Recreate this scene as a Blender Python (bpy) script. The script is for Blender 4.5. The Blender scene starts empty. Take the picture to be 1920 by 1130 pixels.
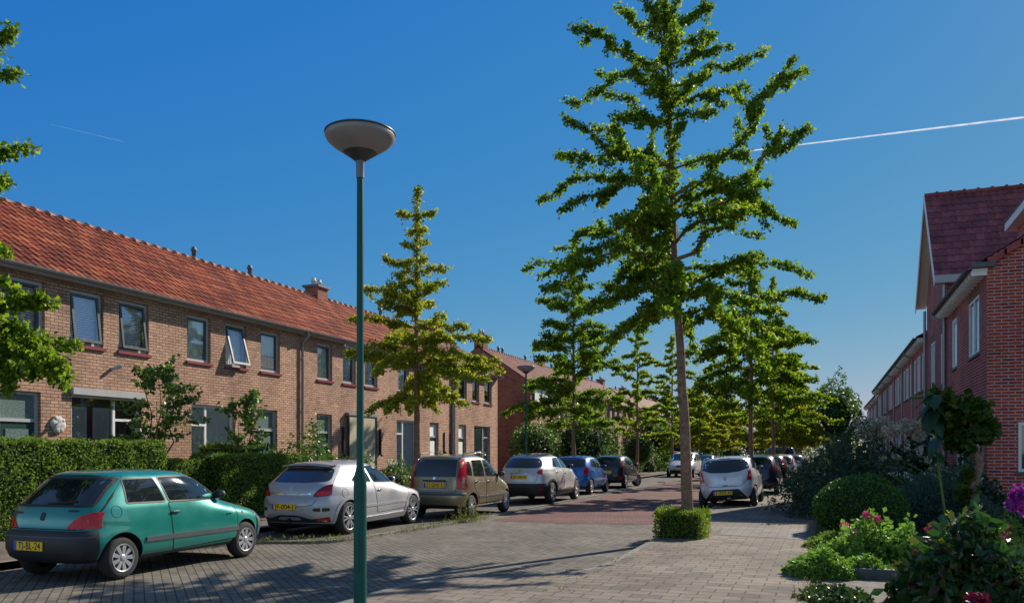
import bpy, bmesh, math, random
import numpy as np
from mathutils import Vector, Matrix
from mathutils.bvhtree import BVHTree
SC = bpy.context.scene
COL = SC.collection
R = math.radians

# ------------------------------------------------------------ camera, sky, sun, exposure
YAW = math.atan(585 / 1560)
CAMH = 1.6
cd = bpy.data.cameras.new('camera'); cam = bpy.data.objects.new('camera', cd); COL.objects.link(cam)
cam.location = (0, 0, CAMH); cam.rotation_euler = (R(90), 0, YAW)
cd.lens = 29.25; cd.sensor_width = 36; cd.shift_y = 283 / 1920; cd.clip_start = 0.1; cd.clip_end = 30000
SC.camera = cam
SUN_AZ, SUN_EL = R(23), R(33)            # sun: 23 degrees right of the street direction (+Y)
world = bpy.data.worlds.new('World'); SC.world = world; world.use_nodes = True
wn = world.node_tree.nodes; wl = world.node_tree.links
bg = wn['Background']
sky = wn.new('ShaderNodeTexSky'); sky.sky_type = 'NISHITA'; sky.sun_disc = False
sky.sun_elevation = SUN_EL; sky.sun_rotation = SUN_AZ
sky.air_density = 1.0; sky.dust_density = 0.12; sky.ozone_density = 3.2; sky.altitude = 0
sp_ = wn.new('ShaderNodeSeparateColor'); cb_ = wn.new('ShaderNodeCombineColor'); wl.new(sky.outputs[0], sp_.inputs[0])
EXPO = 0.55
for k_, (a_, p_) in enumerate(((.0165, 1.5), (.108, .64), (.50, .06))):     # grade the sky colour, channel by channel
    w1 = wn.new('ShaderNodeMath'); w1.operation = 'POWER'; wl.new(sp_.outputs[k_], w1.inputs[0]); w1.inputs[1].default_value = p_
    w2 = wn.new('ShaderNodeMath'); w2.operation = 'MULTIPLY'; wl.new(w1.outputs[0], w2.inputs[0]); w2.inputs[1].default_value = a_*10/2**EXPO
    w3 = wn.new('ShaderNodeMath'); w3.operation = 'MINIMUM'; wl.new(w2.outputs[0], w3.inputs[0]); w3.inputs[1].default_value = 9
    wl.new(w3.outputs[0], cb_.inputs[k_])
# the graded colours ahead, where the photo shows the sky; the plain sky model overhead and behind
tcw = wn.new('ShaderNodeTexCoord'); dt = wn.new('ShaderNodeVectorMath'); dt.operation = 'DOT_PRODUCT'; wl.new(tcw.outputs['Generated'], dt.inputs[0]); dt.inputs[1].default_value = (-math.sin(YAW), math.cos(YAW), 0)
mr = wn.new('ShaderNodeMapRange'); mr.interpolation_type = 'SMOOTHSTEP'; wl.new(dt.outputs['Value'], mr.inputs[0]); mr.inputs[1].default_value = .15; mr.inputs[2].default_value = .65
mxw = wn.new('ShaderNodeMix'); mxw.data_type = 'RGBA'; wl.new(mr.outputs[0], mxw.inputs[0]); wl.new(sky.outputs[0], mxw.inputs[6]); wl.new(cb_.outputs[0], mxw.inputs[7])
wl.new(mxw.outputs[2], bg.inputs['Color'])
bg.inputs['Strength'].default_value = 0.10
sd = bpy.data.lights.new('sun', 'SUN'); sd.energy = 4.6; sd.angle = R(0.53); sd.color = (1.0, 0.90, 0.76)
so = bpy.data.objects.new('sun', sd); COL.objects.link(so)
sv = Vector((math.sin(SUN_AZ) * math.cos(SUN_EL), math.cos(SUN_AZ) * math.cos(SUN_EL), math.sin(SUN_EL)))
so.rotation_euler = sv.to_track_quat('Z', 'Y').to_euler(); so.location = (20, 40, 60)
SC.view_settings.view_transform = 'Standard'; SC.view_settings.look = 'None'
SC.view_settings.exposure = EXPO; SC.view_settings.gamma = 1
SC.render.engine = 'CYCLES'
SC.cycles.transparent_max_bounces = 12

# ------------------------------------------------------------ helpers
CA, SA = math.cos(YAW), math.sin(YAW)
def gp(x, y, h=0.0):
    """ground point (across, along) of a spot of the photo"""
    Z = (CAMH - h) * 1560 / (y - 848); X = (x - 960) / 1560 * Z
    return (X * CA - Z * SA, X * SA + Z * CA)
def at(x, y, Z):
    X = (x - 960) / 1560 * Z
    return (X * CA - Z * SA, X * SA + Z * CA, CAMH + (848 - y) / 1560 * Z)

class MB:
    def __init__(s, flip=False, tf=None):
        s.v = []; s.f = []; s.m = []; s.s = []; s.flip = flip; s.tf = tf
    def add(s, vs, fs, mi=0, smooth=False):
        o = len(s.v)
        if s.tf: vs = [s.tf(v) for v in vs]
        s.v += [tuple(v) for v in vs]
        for f in fs:
            f = [o + i for i in f]
            if s.flip: f.reverse()
            s.f.append(f); s.m.append(mi); s.s.append(smooth)
    def box(s, x0, y0, z0, x1, y1, z1, mi=0):
        if x0 > x1: x0, x1 = x1, x0
        if y0 > y1: y0, y1 = y1, y0
        if z0 > z1: z0, z1 = z1, z0
        s.add([(x0,y0,z0),(x1,y0,z0),(x1,y1,z0),(x0,y1,z0),(x0,y0,z1),(x1,y0,z1),(x1,y1,z1),(x0,y1,z1)],
              [(0,3,2,1),(4,5,6,7),(0,1,5,4),(1,2,6,5),(2,3,7,6),(3,0,4,7)], mi)
    def quad(s, a, b, c, d, mi=0): s.add([a, b, c, d], [(0,1,2,3)], mi)
    def frame(s, x0, z0, x1, z1, y0, y1, w, mi=0, sides='lrtb'):
        """rectangular frame in the xz plane, thickness from y0 to y1"""
        l = w if 'l' in sides else 0; r = w if 'r' in sides else 0
        if l: s.box(x0, y0, z0, x0 + w, y1, z1, mi)
        if r: s.box(x1 - w, y0, z0, x1, y1, z1, mi)
        if 't' in sides: s.box(x0 + l, y0, z1 - w, x1 - r, y1, z1, mi)
        if 'b' in sides: s.box(x0 + l, y0, z0, x1 - r, y1, z0 + w, mi)
    def prism(s, pts, z0, z1, mi=0):
        n = len(pts)
        A = sum(pts[i][0]*pts[(i+1)%n][1] - pts[(i+1)%n][0]*pts[i][1] for i in range(n))
        if A < 0: pts = pts[::-1]
        s.add([(x,y,z0) for x,y in pts] + [(x,y,z1) for x,y in pts],
              [tuple(range(n-1,-1,-1)), tuple(range(n,2*n))] + [(i,(i+1)%n,n+(i+1)%n,n+i) for i in range(n)], mi)
    def tube(s, path, rad, n=10, mi=0, cap=True):
        path = [Vector(p) for p in path]
        if not hasattr(rad, '__len__'): rad = [rad]*len(path)
        vs = []; up = None
        for i, p in enumerate(path):
            d = (path[min(i+1,len(path)-1)] - path[max(i-1,0)]).normalized()
            if up is None: up = Vector((1,0,0)) if abs(d.x) < .8 else Vector((0,1,0))
            a = d.cross(up).normalized(); b = d.cross(a).normalized(); up = b.cross(d) * -1 if False else up
            for k in range(n):
                t = 2*math.pi*k/n
                vs.append(p + (a*math.cos(t) + b*math.sin(t))*rad[i])
        fs = []
        for i in range(len(path)-1):
            for k in range(n):
                k2 = (k+1) % n
                fs.append((i*n+k, (i+1)*n+k, (i+1)*n+k2, i*n+k2))
        s.add(vs, fs, mi, True)
        if cap:
            s.add(vs[:n], [tuple(range(n))], mi); s.add(vs[-n:], [tuple(range(n-1,-1,-1))], mi)
    def lathe(s, prof, n=32, mi=0, c=(0,0,0), axis='z'):
        """prof: (radius, height) list from bottom to top"""
        vs = []
        for r, h in prof:
            for k in range(n):
                t = 2*math.pi*k/n; a = r*math.cos(t); b = r*math.sin(t)
                vs.append((c[0]+a, c[1]+b, c[2]+h) if axis == 'z' else (c[0]+a, c[1]+h, c[2]-b))
        fs = []
        for i in range(len(prof)-1):
            for k in range(n):
                k2 = (k+1) % n
                fs.append((i*n+k, i*n+k2, (i+1)*n+k2, (i+1)*n+k))
        s.add(vs, fs, mi, True)
    def ball(s, c, r, n=16, mi=0, sq=1.0):
        rx, ry, rz = r if hasattr(r, '__len__') else (r,r,r)
        m = n//2; vs = []; fs = []
        for i in range(m+1):
            ph = -math.pi/2 + math.pi*i/m
            for k in range(n):
                t = 2*math.pi*k/n
                g = lambda q: math.copysign(abs(q)**sq, q)
                vs.append((c[0]+rx*g(math.cos(ph))*g(math.cos(t)), c[1]+ry*g(math.cos(ph))*g(math.sin(t)), c[2]+rz*g(math.sin(ph))))
        for i in range(m):
            for k in range(n):
                k2 = (k+1) % n; fs.append((i*n+k, i*n+k2, (i+1)*n+k2, (i+1)*n+k))
        s.add(vs, fs, mi, True)
    def build(s, name, mats, parent=None, uv=True, loc=None, noise=0):
        me = bpy.data.meshes.new(name)
        me.from_pydata(s.v, [], s.f)
        if not hasattr(mats, '__len__'): mats = [mats]
        for m in mats: me.materials.append(m)
        me.polygons.foreach_set('material_index', s.m)
        me.polygons.foreach_set('use_smooth', s.s)
        if uv: box_uv(me)
        me.validate(); me.update()
        o = bpy.data.objects.new(name, me); COL.objects.link(o)
        if parent: o.parent = parent
        if loc: o.location = loc
        return o

def box_uv(me):
    n = len(me.loops)
    if n == 0: return
    uvl = me.uv_layers.new(name='UVMap')
    co = np.zeros(len(me.vertices)*3); me.vertices.foreach_get('co', co); co = co.reshape(-1,3)
    vi = np.zeros(n, int); me.loops.foreach_get('vertex_index', vi)
    me.update()
    ln = np.zeros(len(me.polygons), int); me.polygons.foreach_get('loop_total', ln)
    nr = np.zeros(len(me.polygons)*3); me.polygons.foreach_get('normal', nr); nr = np.abs(nr.reshape(-1,3))
    N = np.repeat(nr, ln, axis=0); P = co[vi]
    ax = np.argmax(N, axis=1)
    U = np.where(ax == 0, P[:,1], P[:,0]); V = np.where(ax == 2, P[:,1], P[:,2])
    uvl.data.foreach_set('uv', np.stack([U, V], 1).ravel())

def tag(o, label=None, cat=None, group=None, kind=None):
    if label: o['label'] = label
    if cat: o['category'] = cat
    if group: o['group'] = group
    if kind: o['kind'] = kind
    return o
def thing(name, label, cat, loc=(0,0,0), rotz=0, group=None):
    o = bpy.data.objects.new(name, None); COL.objects.link(o)
    o.empty_display_size = .2
    o.location = loc; o.rotation_euler = (0,0,rotz)
    return tag(o, label, cat, group)
def copy_tree(o, parent=None):
    c = o.copy(); COL.objects.link(c); c.parent = parent
    for ch in list(o.children): copy_tree(ch, c)
    return c
def dup(o, label, loc, rotz=None, group=None):
    c = copy_tree(o); c.location = loc; c['label'] = label
    if rotz is not None: c.rotation_euler = (0,0,rotz)
    if group: c['group'] = group
    return c

# ------------------------------------------------------------ materials
MATS = {}
class NT:
    def __init__(s, name):
        s.m = bpy.data.materials.new(name); s.m.use_nodes = True
        s.n = s.m.node_tree.nodes; s.l = s.m.node_tree.links
        s.b = s.n['Principled BSDF']; s.o = s.n['Material Output']; MATS[name] = s.m
    def new(s, t, **k):
        n = s.n.new(t)
        for a, v in k.items(): setattr(n, a, v)
        return n
    def link(s, a, b): s.l.new(a, b)
    def set(s, **k):
        for a, v in k.items(): s.b.inputs[a.replace('_',' ')].default_value = v
        return s
    def noise(s, scale, detail=3, coord='Object', rough=.55, vec=None):
        n = s.new('ShaderNodeTexNoise'); n.inputs['Scale'].default_value = scale; n.inputs['Detail'].default_value = detail
        n.inputs['Roughness'].default_value = rough
        if vec is not None: s.link(vec, n.inputs['Vector'])
        else:
            tc = s.new('ShaderNodeTexCoord'); s.link(tc.outputs[coord], n.inputs['Vector'])
        return n.outputs['Fac']
    def ramp(s, fac, stops):
        r = s.new('ShaderNodeValToRGB'); s.link(fac, r.inputs[0])
        e = r.color_ramp.elements
        while len(e) < len(stops): e.new(.5)
        for i, (p, c) in enumerate(stops):
            e[i].position = p; e[i].color = (c[0], c[1], c[2], 1) if hasattr(c, '__len__') else (c, c, c, 1)
        return r.outputs[0]
    def mix(s, fac, a, b, mode='MIX'):
        x = s.new('ShaderNodeMix', data_type='RGBA', blend_type=mode)
        for sock, v in ((x.inputs[0], fac), (x.inputs[6], a), (x.inputs[7], b)):
            if isinstance(v, bpy.types.NodeSocket): s.link(v, sock)
            elif hasattr(v, '__len__'): sock.default_value = (v[0], v[1], v[2], 1)
            else: sock.default_value = v
        return x.outputs[2]
    def bump(s, h, strength=.4, dist=.01):
        b = s.new('ShaderNodeBump'); b.inputs['Strength'].default_value = strength; b.inputs['Distance'].default_value = dist
        s.link(h, b.inputs['Height']); s.link(b.outputs[0], s.b.inputs['Normal'])
    def color(s, c): s.link(c, s.b.inputs['Base Color'])

def plain(name, col, rough=.6, metal=0, var=.12, spec=.5, coat=0, scale=6, emit=None):
    t = NT(name); t.set(Roughness=rough, Metallic=metal); t.b.inputs['Specular IOR Level'].default_value = spec
    t.b.inputs['Coat Weight'].default_value = coat; t.b.inputs['Coat Roughness'].default_value = .04
    if var:
        n = t.noise(scale, 4)
        a = [c*(1-var) for c in col]; b = [min(1, c*(1+var)) for c in col]
        t.color(t.ramp(n, [(.3, a), (.7, b)]))
    else: t.b.inputs['Base Color'].default_value = (*col, 1)
    return t.m

def brick(name, c1, c2, c3, mortar, bw, rh, ms, rough=.85, bump=.6, dirt=.25, squash=1, off=.5, rot=0, coord='UV'):
    t = NT(name); t.set(Roughness=rough); t.b.inputs['Specular IOR Level'].default_value = .25
    tc = t.new('ShaderNodeTexCoord'); mp = t.new('ShaderNodeMapping'); t.link(tc.outputs[coord], mp.inputs[0])
    mp.inputs['Rotation'].default_value = (0, 0, rot)
    def bt(a, b, m):
        k = t.new('ShaderNodeTexBrick'); k.offset = off; k.squash = squash
        t.link(mp.outputs[0], k.inputs['Vector'])
        k.inputs['Scale'].default_value = 1; k.inputs['Brick Width'].default_value = bw; k.inputs['Row Height'].default_value = rh
        k.inputs['Mortar Size'].default_value = ms; k.inputs['Mortar Smooth'].default_value = .2
        for nm, v in (('Color1', a), ('Color2', b), ('Mortar', m)): k.inputs[nm].default_value = (*v, 1)
        return k
    k1 = bt(c1, c2, mortar)
    n = t.noise(.9, 4, coord='Object'); n2 = t.noise(9, 5, coord='Object')
    # some bricks of a third colour, at brick scale
    wv = t.new('ShaderNodeTexWhiteNoise', noise_dimensions='3D')
    sn = t.new('ShaderNodeVectorMath', operation='SNAP'); t.link(mp.outputs[0], sn.inputs[0]); sn.inputs[1].default_value = (bw, rh, 1)
    t.link(sn.outputs[0], wv.inputs[0])
    k3 = t.new('ShaderNodeMath', operation='GREATER_THAN'); t.link(wv.outputs['Value'], k3.inputs[0]); k3.inputs[1].default_value = .86
    inv = t.new('ShaderNodeMath', operation='MULTIPLY_ADD'); t.link(k1.outputs['Fac'], inv.inputs[0]); inv.inputs[1].default_value = -1; inv.inputs[2].default_value = 1
    f3 = t.new('ShaderNodeMath', operation='MULTIPLY'); t.link(k3.outputs[0], f3.inputs[0]); t.link(inv.outputs[0], f3.inputs[1])
    f4 = t.new('ShaderNodeMath', operation='MULTIPLY'); t.link(f3.outputs[0], f4.inputs[0]); f4.inputs[1].default_value = .6
    col = t.mix(f4.outputs[0], k1.outputs['Color'], c3)
    d = t.ramp(n, [(.3, 1-dirt), (.7, 1+dirt*.4)]); d2 = t.ramp(n2, [(.25, .8), (.75, 1.15)])
    col = t.mix(1.0, col, d, 'MULTIPLY'); col = t.mix(1.0, col, d2, 'MULTIPLY')
    oi = t.new('ShaderNodeObjectInfo'); col = t.mix(1.0, col, t.ramp(oi.outputs['Random'], [(0, .86), (1, 1.08)]), 'MULTIPLY')
    n3 = t.noise(.35, 6, coord='Object', rough=.7); col = t.mix(1.0, col, t.ramp(n3, [(.36, .78), (.5, 1.0), (.7, 1.06)]), 'MULTIPLY')
    t.color(col)
    h = t.new('ShaderNodeMath', operation='MULTIPLY_ADD'); t.link(n2, h.inputs[0]); h.inputs[1].default_value = .35; t.link(inv.outputs[0], h.inputs[2])
    t.bump(h.outputs[0], bump, .008)
    return t.m

def leafmat(name, cols, trans=.45, rough=.5, sat=1, spec=.3):
    t = NT(name); t.set(Roughness=rough); t.b.inputs['Specular IOR Level'].default_value = spec
    g = t.new('ShaderNodeNewGeometry')
    n = len(cols)
    r = t.ramp(g.outputs['Random Per Island'], [(i/(n-1), c) for i, c in enumerate(cols)])
    t.color(r)
    tr = t.new('ShaderNodeBsdfTranslucent')
    br = t.mix(1.0, r, (1.15, 1.25, .7), 'MULTIPLY')
    t.link(br, tr.inputs['Color'])
    mx = t.new('ShaderNodeMixShader'); mx.inputs[0].default_value = trans
    t.link(t.b.outputs[0], mx.inputs[1]); t.link(tr.outputs[0], mx.inputs[2]); t.link(mx.outputs[0], t.o.inputs['Surface'])
    return t.m

M_brickL = brick('brick_warm', (.63,.39,.27), (.50,.29,.195), (.35,.21,.16), (.14,.09,.065), .205, .072, .0085)
M_brickG = brick('brick_side', (.34,.13,.085), (.26,.10,.07), (.16,.07,.05), (.20,.13,.10), .225, .072, .007)
M_brickR = brick('brick_red', (.62,.085,.045), (.46,.055,.04), (.20,.035,.05), (.56,.45,.42), .31, .083, .013)
M_plinth = brick('brick_plinth', (.06,.045,.05), (.045,.035,.04), (.03,.025,.03), (.07,.06,.06), .225, .07, .008)
M_soldier = brick('brick_lintel', (.36,.12,.08), (.26,.08,.05), (.2,.06,.04), (.3,.24,.2), .083, .27, .012)
M_blocks = brick('paving_blocks', (.235,.21,.172), (.18,.162,.134), (.12,.11,.095), (.062,.055,.045), .215, .108, .008, bump=.8, dirt=.3, coord='Object', rot=R(45))
M_blocksR = brick('paving_blocks_red', (.19,.085,.072), (.15,.068,.058), (.11,.058,.052), (.06,.04,.035), .105, .21, .006, bump=.6, dirt=.25, coord='Object')
M_slabs = brick('paving_slabs', (.225,.187,.148), (.178,.15,.12), (.115,.104,.09), (.05,.042,.032), .32, .21, .008, bump=.7, dirt=.3, coord='Object')
M_bay = brick('paving_bay', (0.194,0.176,0.151), (0.158,0.144,0.122), (0.108,0.101,0.086), (0.050,0.043,0.036), .21, .105, .008, bump=.7, dirt=.35, coord='Object', rot=R(90))
M_slabs2 = brick('paving_slabs_pale', (.27,.245,.215), (.24,.22,.19), (.19,.175,.155), (.07,.06,.05), .32, .21, .007, bump=.6, dirt=.15, coord='Object')
M_kerb = plain('kerb_concrete', (.185,.17,.15), .85, var=.25, scale=5)
M_drain = plain('drain_iron', (.03,.03,.03), .6, .3, var=.2)
M_soil = plain('garden_soil', (.05,.04,.028), .95, var=.4, scale=9)
M_grass = plain('earth_green', (.07,.085,.03), .95, var=.4, scale=2)
def tilemat(name, a, b, c, rough=.6):
    t = NT(name); t.set(Roughness=rough); t.b.inputs['Specular IOR Level'].default_value = .35
    g = t.new('ShaderNodeTexCoord'); 
    sn = t.new('ShaderNodeVectorMath', operation='SNAP'); t.link(g.outputs['UV'], sn.inputs[0]); sn.inputs[1].default_value = (1,1,1)
    wv = t.new('ShaderNodeTexWhiteNoise', noise_dimensions='2D'); t.link(sn.outputs[0], wv.inputs[0])
    col = t.ramp(wv.outputs['Value'], [(0, a), (.6, b), (1, c)])
    n = t.noise(1.3, 5); col = t.mix(1.0, col, t.ramp(n, [(.3, .62), (.65, 1.1)]), 'MULTIPLY')
    n2 = t.noise(22, 3); col = t.mix(1.0, col, t.ramp(n2, [(.3, .8), (.7, 1.12)]), 'MULTIPLY')
    t.color(col); return t.m
M_tileO = tilemat('roof_tile_orange', (.22,.055,.025), (.40,.10,.04), (.52,.17,.07))
M_tileB = tilemat('roof_tile_brown', (.22,.085,.055), (.32,.12,.075), (.40,.17,.11))
M_tileP = tilemat('roof_tile_purple', (.17,.042,.045), (.24,.058,.06), (.30,.085,.08), .45)
M_ridge = plain('ridge_tile', (.42,.19,.12), .75, var=.3, scale=8)
M_white = plain('white_paint', (.78,.77,.74), .45, var=.05)
M_greyp = plain('grey_paint', (.42,.42,.43), .45, var=.06)
M_dgrey = plain('dark_paint', (.045,.06,.065), .35, var=.1)
M_dgreen = plain('dark_green_paint', (.012,.05,.04), .35, var=.1)
M_sill = plain('red_sill', (.22,.035,.045), .4, var=.12)
M_zinc = plain('zinc', (.33,.34,.36), .45, .6, var=.15)
M_lead = plain('lead', (.10,.105,.115), .55, .2, var=.2)
M_beige = plain('beige_screen', (.42,.37,.25), .7, var=.05)
M_blind = plain('blind_slats', (.85,.86,.87), .6, var=.03)
M_curt = plain('curtain', (.82,.82,.80), .9, var=.08)
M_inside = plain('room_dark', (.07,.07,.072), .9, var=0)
M_brass = plain('dark_iron', (.02,.018,.016), .5, var=.1)
M_stone = plain('pale_stone', (.5,.49,.46), .8, var=.15)
def glassmat(name, tint, refl=.35):
    t = NT(name)
    gl = t.new('ShaderNodeBsdfGlossy'); gl.inputs['Roughness'].default_value = .02; gl.inputs['Color'].default_value = (.9,.95,1,1)
    tr = t.new('ShaderNodeBsdfTransparent'); tr.inputs['Color'].default_value = (*tint, 1)
    fr = t.new('ShaderNodeFresnel'); fr.inputs['IOR'].default_value = 1.5
    ma = t.new('ShaderNodeMath', operation='MULTIPLY_ADD'); t.link(fr.outputs[0], ma.inputs[0]); ma.inputs[1].default_value = 1.0; ma.inputs[2].default_value = refl
    ma.use_clamp = True
    mx = t.new('ShaderNodeMixShader'); t.link(ma.outputs[0], mx.inputs[0]); t.link(tr.outputs[0], mx.inputs[1]); t.link(gl.outputs[0], mx.inputs[2])
    t.link(mx.outputs[0], t.o.inputs['Surface']); return t.m
M_glass = glassmat('window_glass', (.92,.96,.98), .16)
M_frost = plain('patterned_glass', (.14,.2,.18), .25, var=.7, scale=60)
M_bark = NT('bark'); M_bark.set(Roughness=.9)
_n = M_bark.noise(14, 6); M_bark.color(M_bark.ramp(_n, [(.3, (.13,.075,.048)), (.7, (.31,.19,.125))])); M_bark.bump(_n, .8, .02); M_bark = M_bark.m
M_lampgreen = plain('lamp_post_green', (.0,.075,.060), .4, var=.12, spec=.3)
# ============================================================ THE SETTING: ground, road, pavements
def sheet(name, pts, z, mat, thick=0):
    m = MB()
    n = len(pts)
    A = sum(pts[i][0]*pts[(i+1)%n][1] - pts[(i+1)%n][0]*pts[i][1] for i in range(n))
    if A < 0: pts = pts[::-1]
    if thick: m.prism(pts, z - thick, z)
    else: m.add([(x,y,z) for x,y in pts], [tuple(range(n))])
    return tag(m.build(name, mat), kind='structure')
def smooth_line(pts, n=6):
    out = []
    P = [np.array(p, float) for p in pts]; P = [2*P[0]-P[1]] + P + [2*P[-1]-P[-2]]
    for i in range(1, len(P)-2):
        for k in range(n):
            t = k/n
            out.append(tuple(.5*((2*P[i]) + (P[i+1]-P[i-1])*t + (2*P[i-1]-5*P[i]+4*P[i+1]-P[i+2])*t*t + (3*P[i]-P[i-1]-3*P[i+1]+P[i+2])*t**3)))
    out.append(tuple(P[-2])); return out
def strip(name, line, w, z0, z1, mat):
    """kerb stones laid along a line: one box per stone with a small joint"""
    m = MB(); L = 0
    pts = [Vector((p[0], p[1])) for p in line]
    off = []
    for i, p in enumerate(pts):
        d = (pts[min(i+1, len(pts)-1)] - pts[max(i-1, 0)]).normalized(); off.append(Vector((d.y, -d.x)))
    for i in range(len(pts)-1):
        a, b = pts[i], pts[i+1]; d = (b-a); g = d.normalized()*.004
        a2, b2 = a + off[i]*w, b + off[i+1]*w
        m.prism([tuple(a+g), tuple(b-g), tuple(b2-g), tuple(a2+g)], z0, z1)
    return tag(m.build(name, mat), kind='structure')

sheet('ground', [(-3000,-3000),(3000,-3000),(3000,3000),(-3000,3000)], -.06, M_grass)
sheet('road', [(-10.6,-25),(-2.2,-25),(-2.2,260),(-10.6,260)], 0, M_blocks)
m = MB(); m.add([(x,y,.004) for x,y in [(-7.35,18.2),(-5.4,18.0),(-3.02,18.5),(-3.02,250),(-7.75,250),(-7.7,40),(-7.55,25)]], [tuple(range(7))])
tag(m.build('road_red_blocks', M_blocksR), kind='structure')
PVH = .085
rk = smooth_line([(-4.62,-12),(-4.62,-5),(-4.62,0),(-4.6,4),(-4.6,7.2),(-4.45,8.75),(-3.6,9.65),(-2.95,10.4),(-2.8,11.2),(-2.8,13.3),(-2.82,15.2)], 7)
rk = [p for p in rk if p[1] > -13] + [(-2.86,18),(-2.9,24),(-2.9,40),(-2.9,250)]
def sheet_strip(name, a, b, z, mat):
    m = MB(); n = len(a)
    m.add([(x,y,z) for x,y in a]+[(x,y,z) for x,y in b], [(i, n+i, n+i+1, i+1) for i in range(n-1)])
    o = m.build(name, mat)
    if o.data.polygons[0].normal.z < 0: o.data.flip_normals()
    return tag(o, kind='structure')
sheet_strip('pavement', [(x+.09, y) for x, y in rk], [(-.15, y) for x, y in rk], PVH, M_slabs)
strip('kerb', rk, .1, -.05, PVH+.002, M_kerb)
m = MB(); m.add([(x,y,PVH+.004) for x,y in [(-1.8,15.75),(-.3,15.3),(-.3,17.45),(-1.95,17.45)]], [(0,1,2,3)]); tag(m.build('pavement_patch', M_slabs2), kind='structure')
# parking bays and pavement on the far side
lk = smooth_line([(-10.35,9.5),(-9.85,10.6),(-9.35,12.0),(-8.2,12.75),(-7.92,14.7),(-7.78,16.7),(-7.72,18.6),(-7.7,20.5)], 7)
lb_ = [p for p in lk if p[1] > 10.5]
sheet_strip('parking_bay', [(x-.09, y) for x, y in lb_]+[(-7.8,250)], [(-10.34, y) for x, y in lb_]+[(-10.34,250)], .03, M_bay)
strip('bay_kerb', [(x, y) for x, y in lk][::-1], .1, -.05, .045, M_kerb)
strip('bay_edge', [(-7.8,250)] + [(-7.8, 250-i*1.0) for i in range(1, 229)], .0999, -.05, .031, M_kerb)
sheet('far_pavement', [(-10.45,-20),(-13.1,-20),(-13.1,250),(-10.45,250)], .11, M_slabs, .13)
strip('far_kerb', [(-10.45, -20+i) for i in range(0, 270)][::-1], .12, -.05, .114, M_kerb)
sheet('far_gardens', [(-13.1,-20),(-30,-20),(-30,250),(-13.1,250)], .08, M_soil, .1)
sheet('garden_bed', [(-.15,-12),(14,-12),(14,250),(-.15,250)], .06, M_soil, .1)
# garden paths of the near garden
m = MB(); m.box(-.02, 8.0, -.0, 2.6, 10.9, .075); tag(m.build('garden_path', M_blocks), kind='structure')
m = MB(); m.box(3.0, 12.2, 0, 9, 13.6, .08); m.box(2.6,19.5,0,3.4,24.0,.08); tag(m.build('garden_terrace', M_slabs), kind='structure')
m = MB(); m.box(-.14, 10.9, 0, 1.6, 11.06, .2); tag(m.build('garden_step', M_lead), kind='structure')

# ============================================================ ROOF TILES
def pantiles(name, W, run, rise, pw=.22, pl=.34, amp=.048, mat=None, parent=None, tf=None, flip=False, nseg=5, u0=0, z0=0, v0=0):
    """field of clay pantiles: W along the eave, slope from (v0,z0) up to (v0+run, z0+rise)"""
    Ls = math.hypot(run, rise); rows = max(2, round(Ls/pl)); cols = max(2, round(W/pw))
    dv, dz = run/Ls, rise/Ls; nv, nz = -dz, dv
    xs = np.linspace(0, W, cols*nseg+1)
    ph = (xs/(W/cols)) % 1.0
    wave = amp*(.62*np.sin(2*math.pi*ph) + .38*np.cos(4*math.pi*ph+.6))
    V = []; F = []; UV = []
    for r in range(rows):
        s0 = Ls*r/rows; s1 = Ls*(r+1)/rows + .03
        for q, (s, lift) in enumerate(((s0, .0), (s0, .024), (s1, .0))):
            for i, x in enumerate(xs):
                h = wave[i] + (lift if q else lift-.0)
                V.append((u0+x, v0+s*dv + h*nv, z0+s*dz + h*nz))
        b = r*3*len(xs)
        for q in range(2):
            for i in range(len(xs)-1):
                a = b + q*len(xs) + i; F.append((a, a+1, a+1+len(xs), a+len(xs)))
                UV.append((int(i//nseg)+.5+37*0, r+.5))
    if tf: V = [tf(v) for v in V]
    if flip: F = [f[::-1] for f in F]
    me = bpy.data.meshes.new(name); me.from_pydata(V, [], F); me.materials.append(mat)
    me.polygons.foreach_set('use_smooth', [True]*len(F))
    uvl = me.uv_layers.new(name='UVMap'); uvl.data.foreach_set('uv', np.repeat(np.array(UV), 4, axis=0).ravel())
    me.update(); me.set_sharp_from_angle(angle=R(50))
    o = bpy.data.objects.new(name, me); COL.objects.link(o)
    if parent: o.parent = parent
    return o

def wall_holes(mb, u0, u1, z0, z1, holes, depth, mi=0, v=0.0):
    """wall face in the plane v, outward -v, with reveals of the given depth"""
    us = sorted({u0, u1, *[h[0] for h in holes], *[h[1] for h in holes]}); zs = sorted({z0, z1, *[h[2] for h in holes], *[h[3] for h in holes]})
    us = [u for u in us if u0 <= u <= u1]; zs = [z for z in zs if z0 <= z <= z1]
    for i in range(len(us)-1):
        for j in range(len(zs)-1):
            cu, cz = (us[i]+us[i+1])/2, (zs[j]+zs[j+1])/2
            if any(h[0] < cu < h[1] and h[2] < cz < h[3] for h in holes): continue
            mb.quad((us[i],v,zs[j]), (us[i+1],v,zs[j]), (us[i+1],v,zs[j+1]), (us[i],v,zs[j+1]), mi)
    for a, b, c, d in holes:
        e = v+depth
        mb.quad((a,v,c),(a,v,d),(a,e,d),(a,e,c), mi); mb.quad((b,v,d),(b,v,c),(b,e,c),(b,e,d), mi)
        mb.quad((a,v,c),(a,e,c),(b,e,c),(b,v,c), mi); mb.quad((a,v,d),(b,v,d),(b,e,d),(a,e,d), mi)

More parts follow.
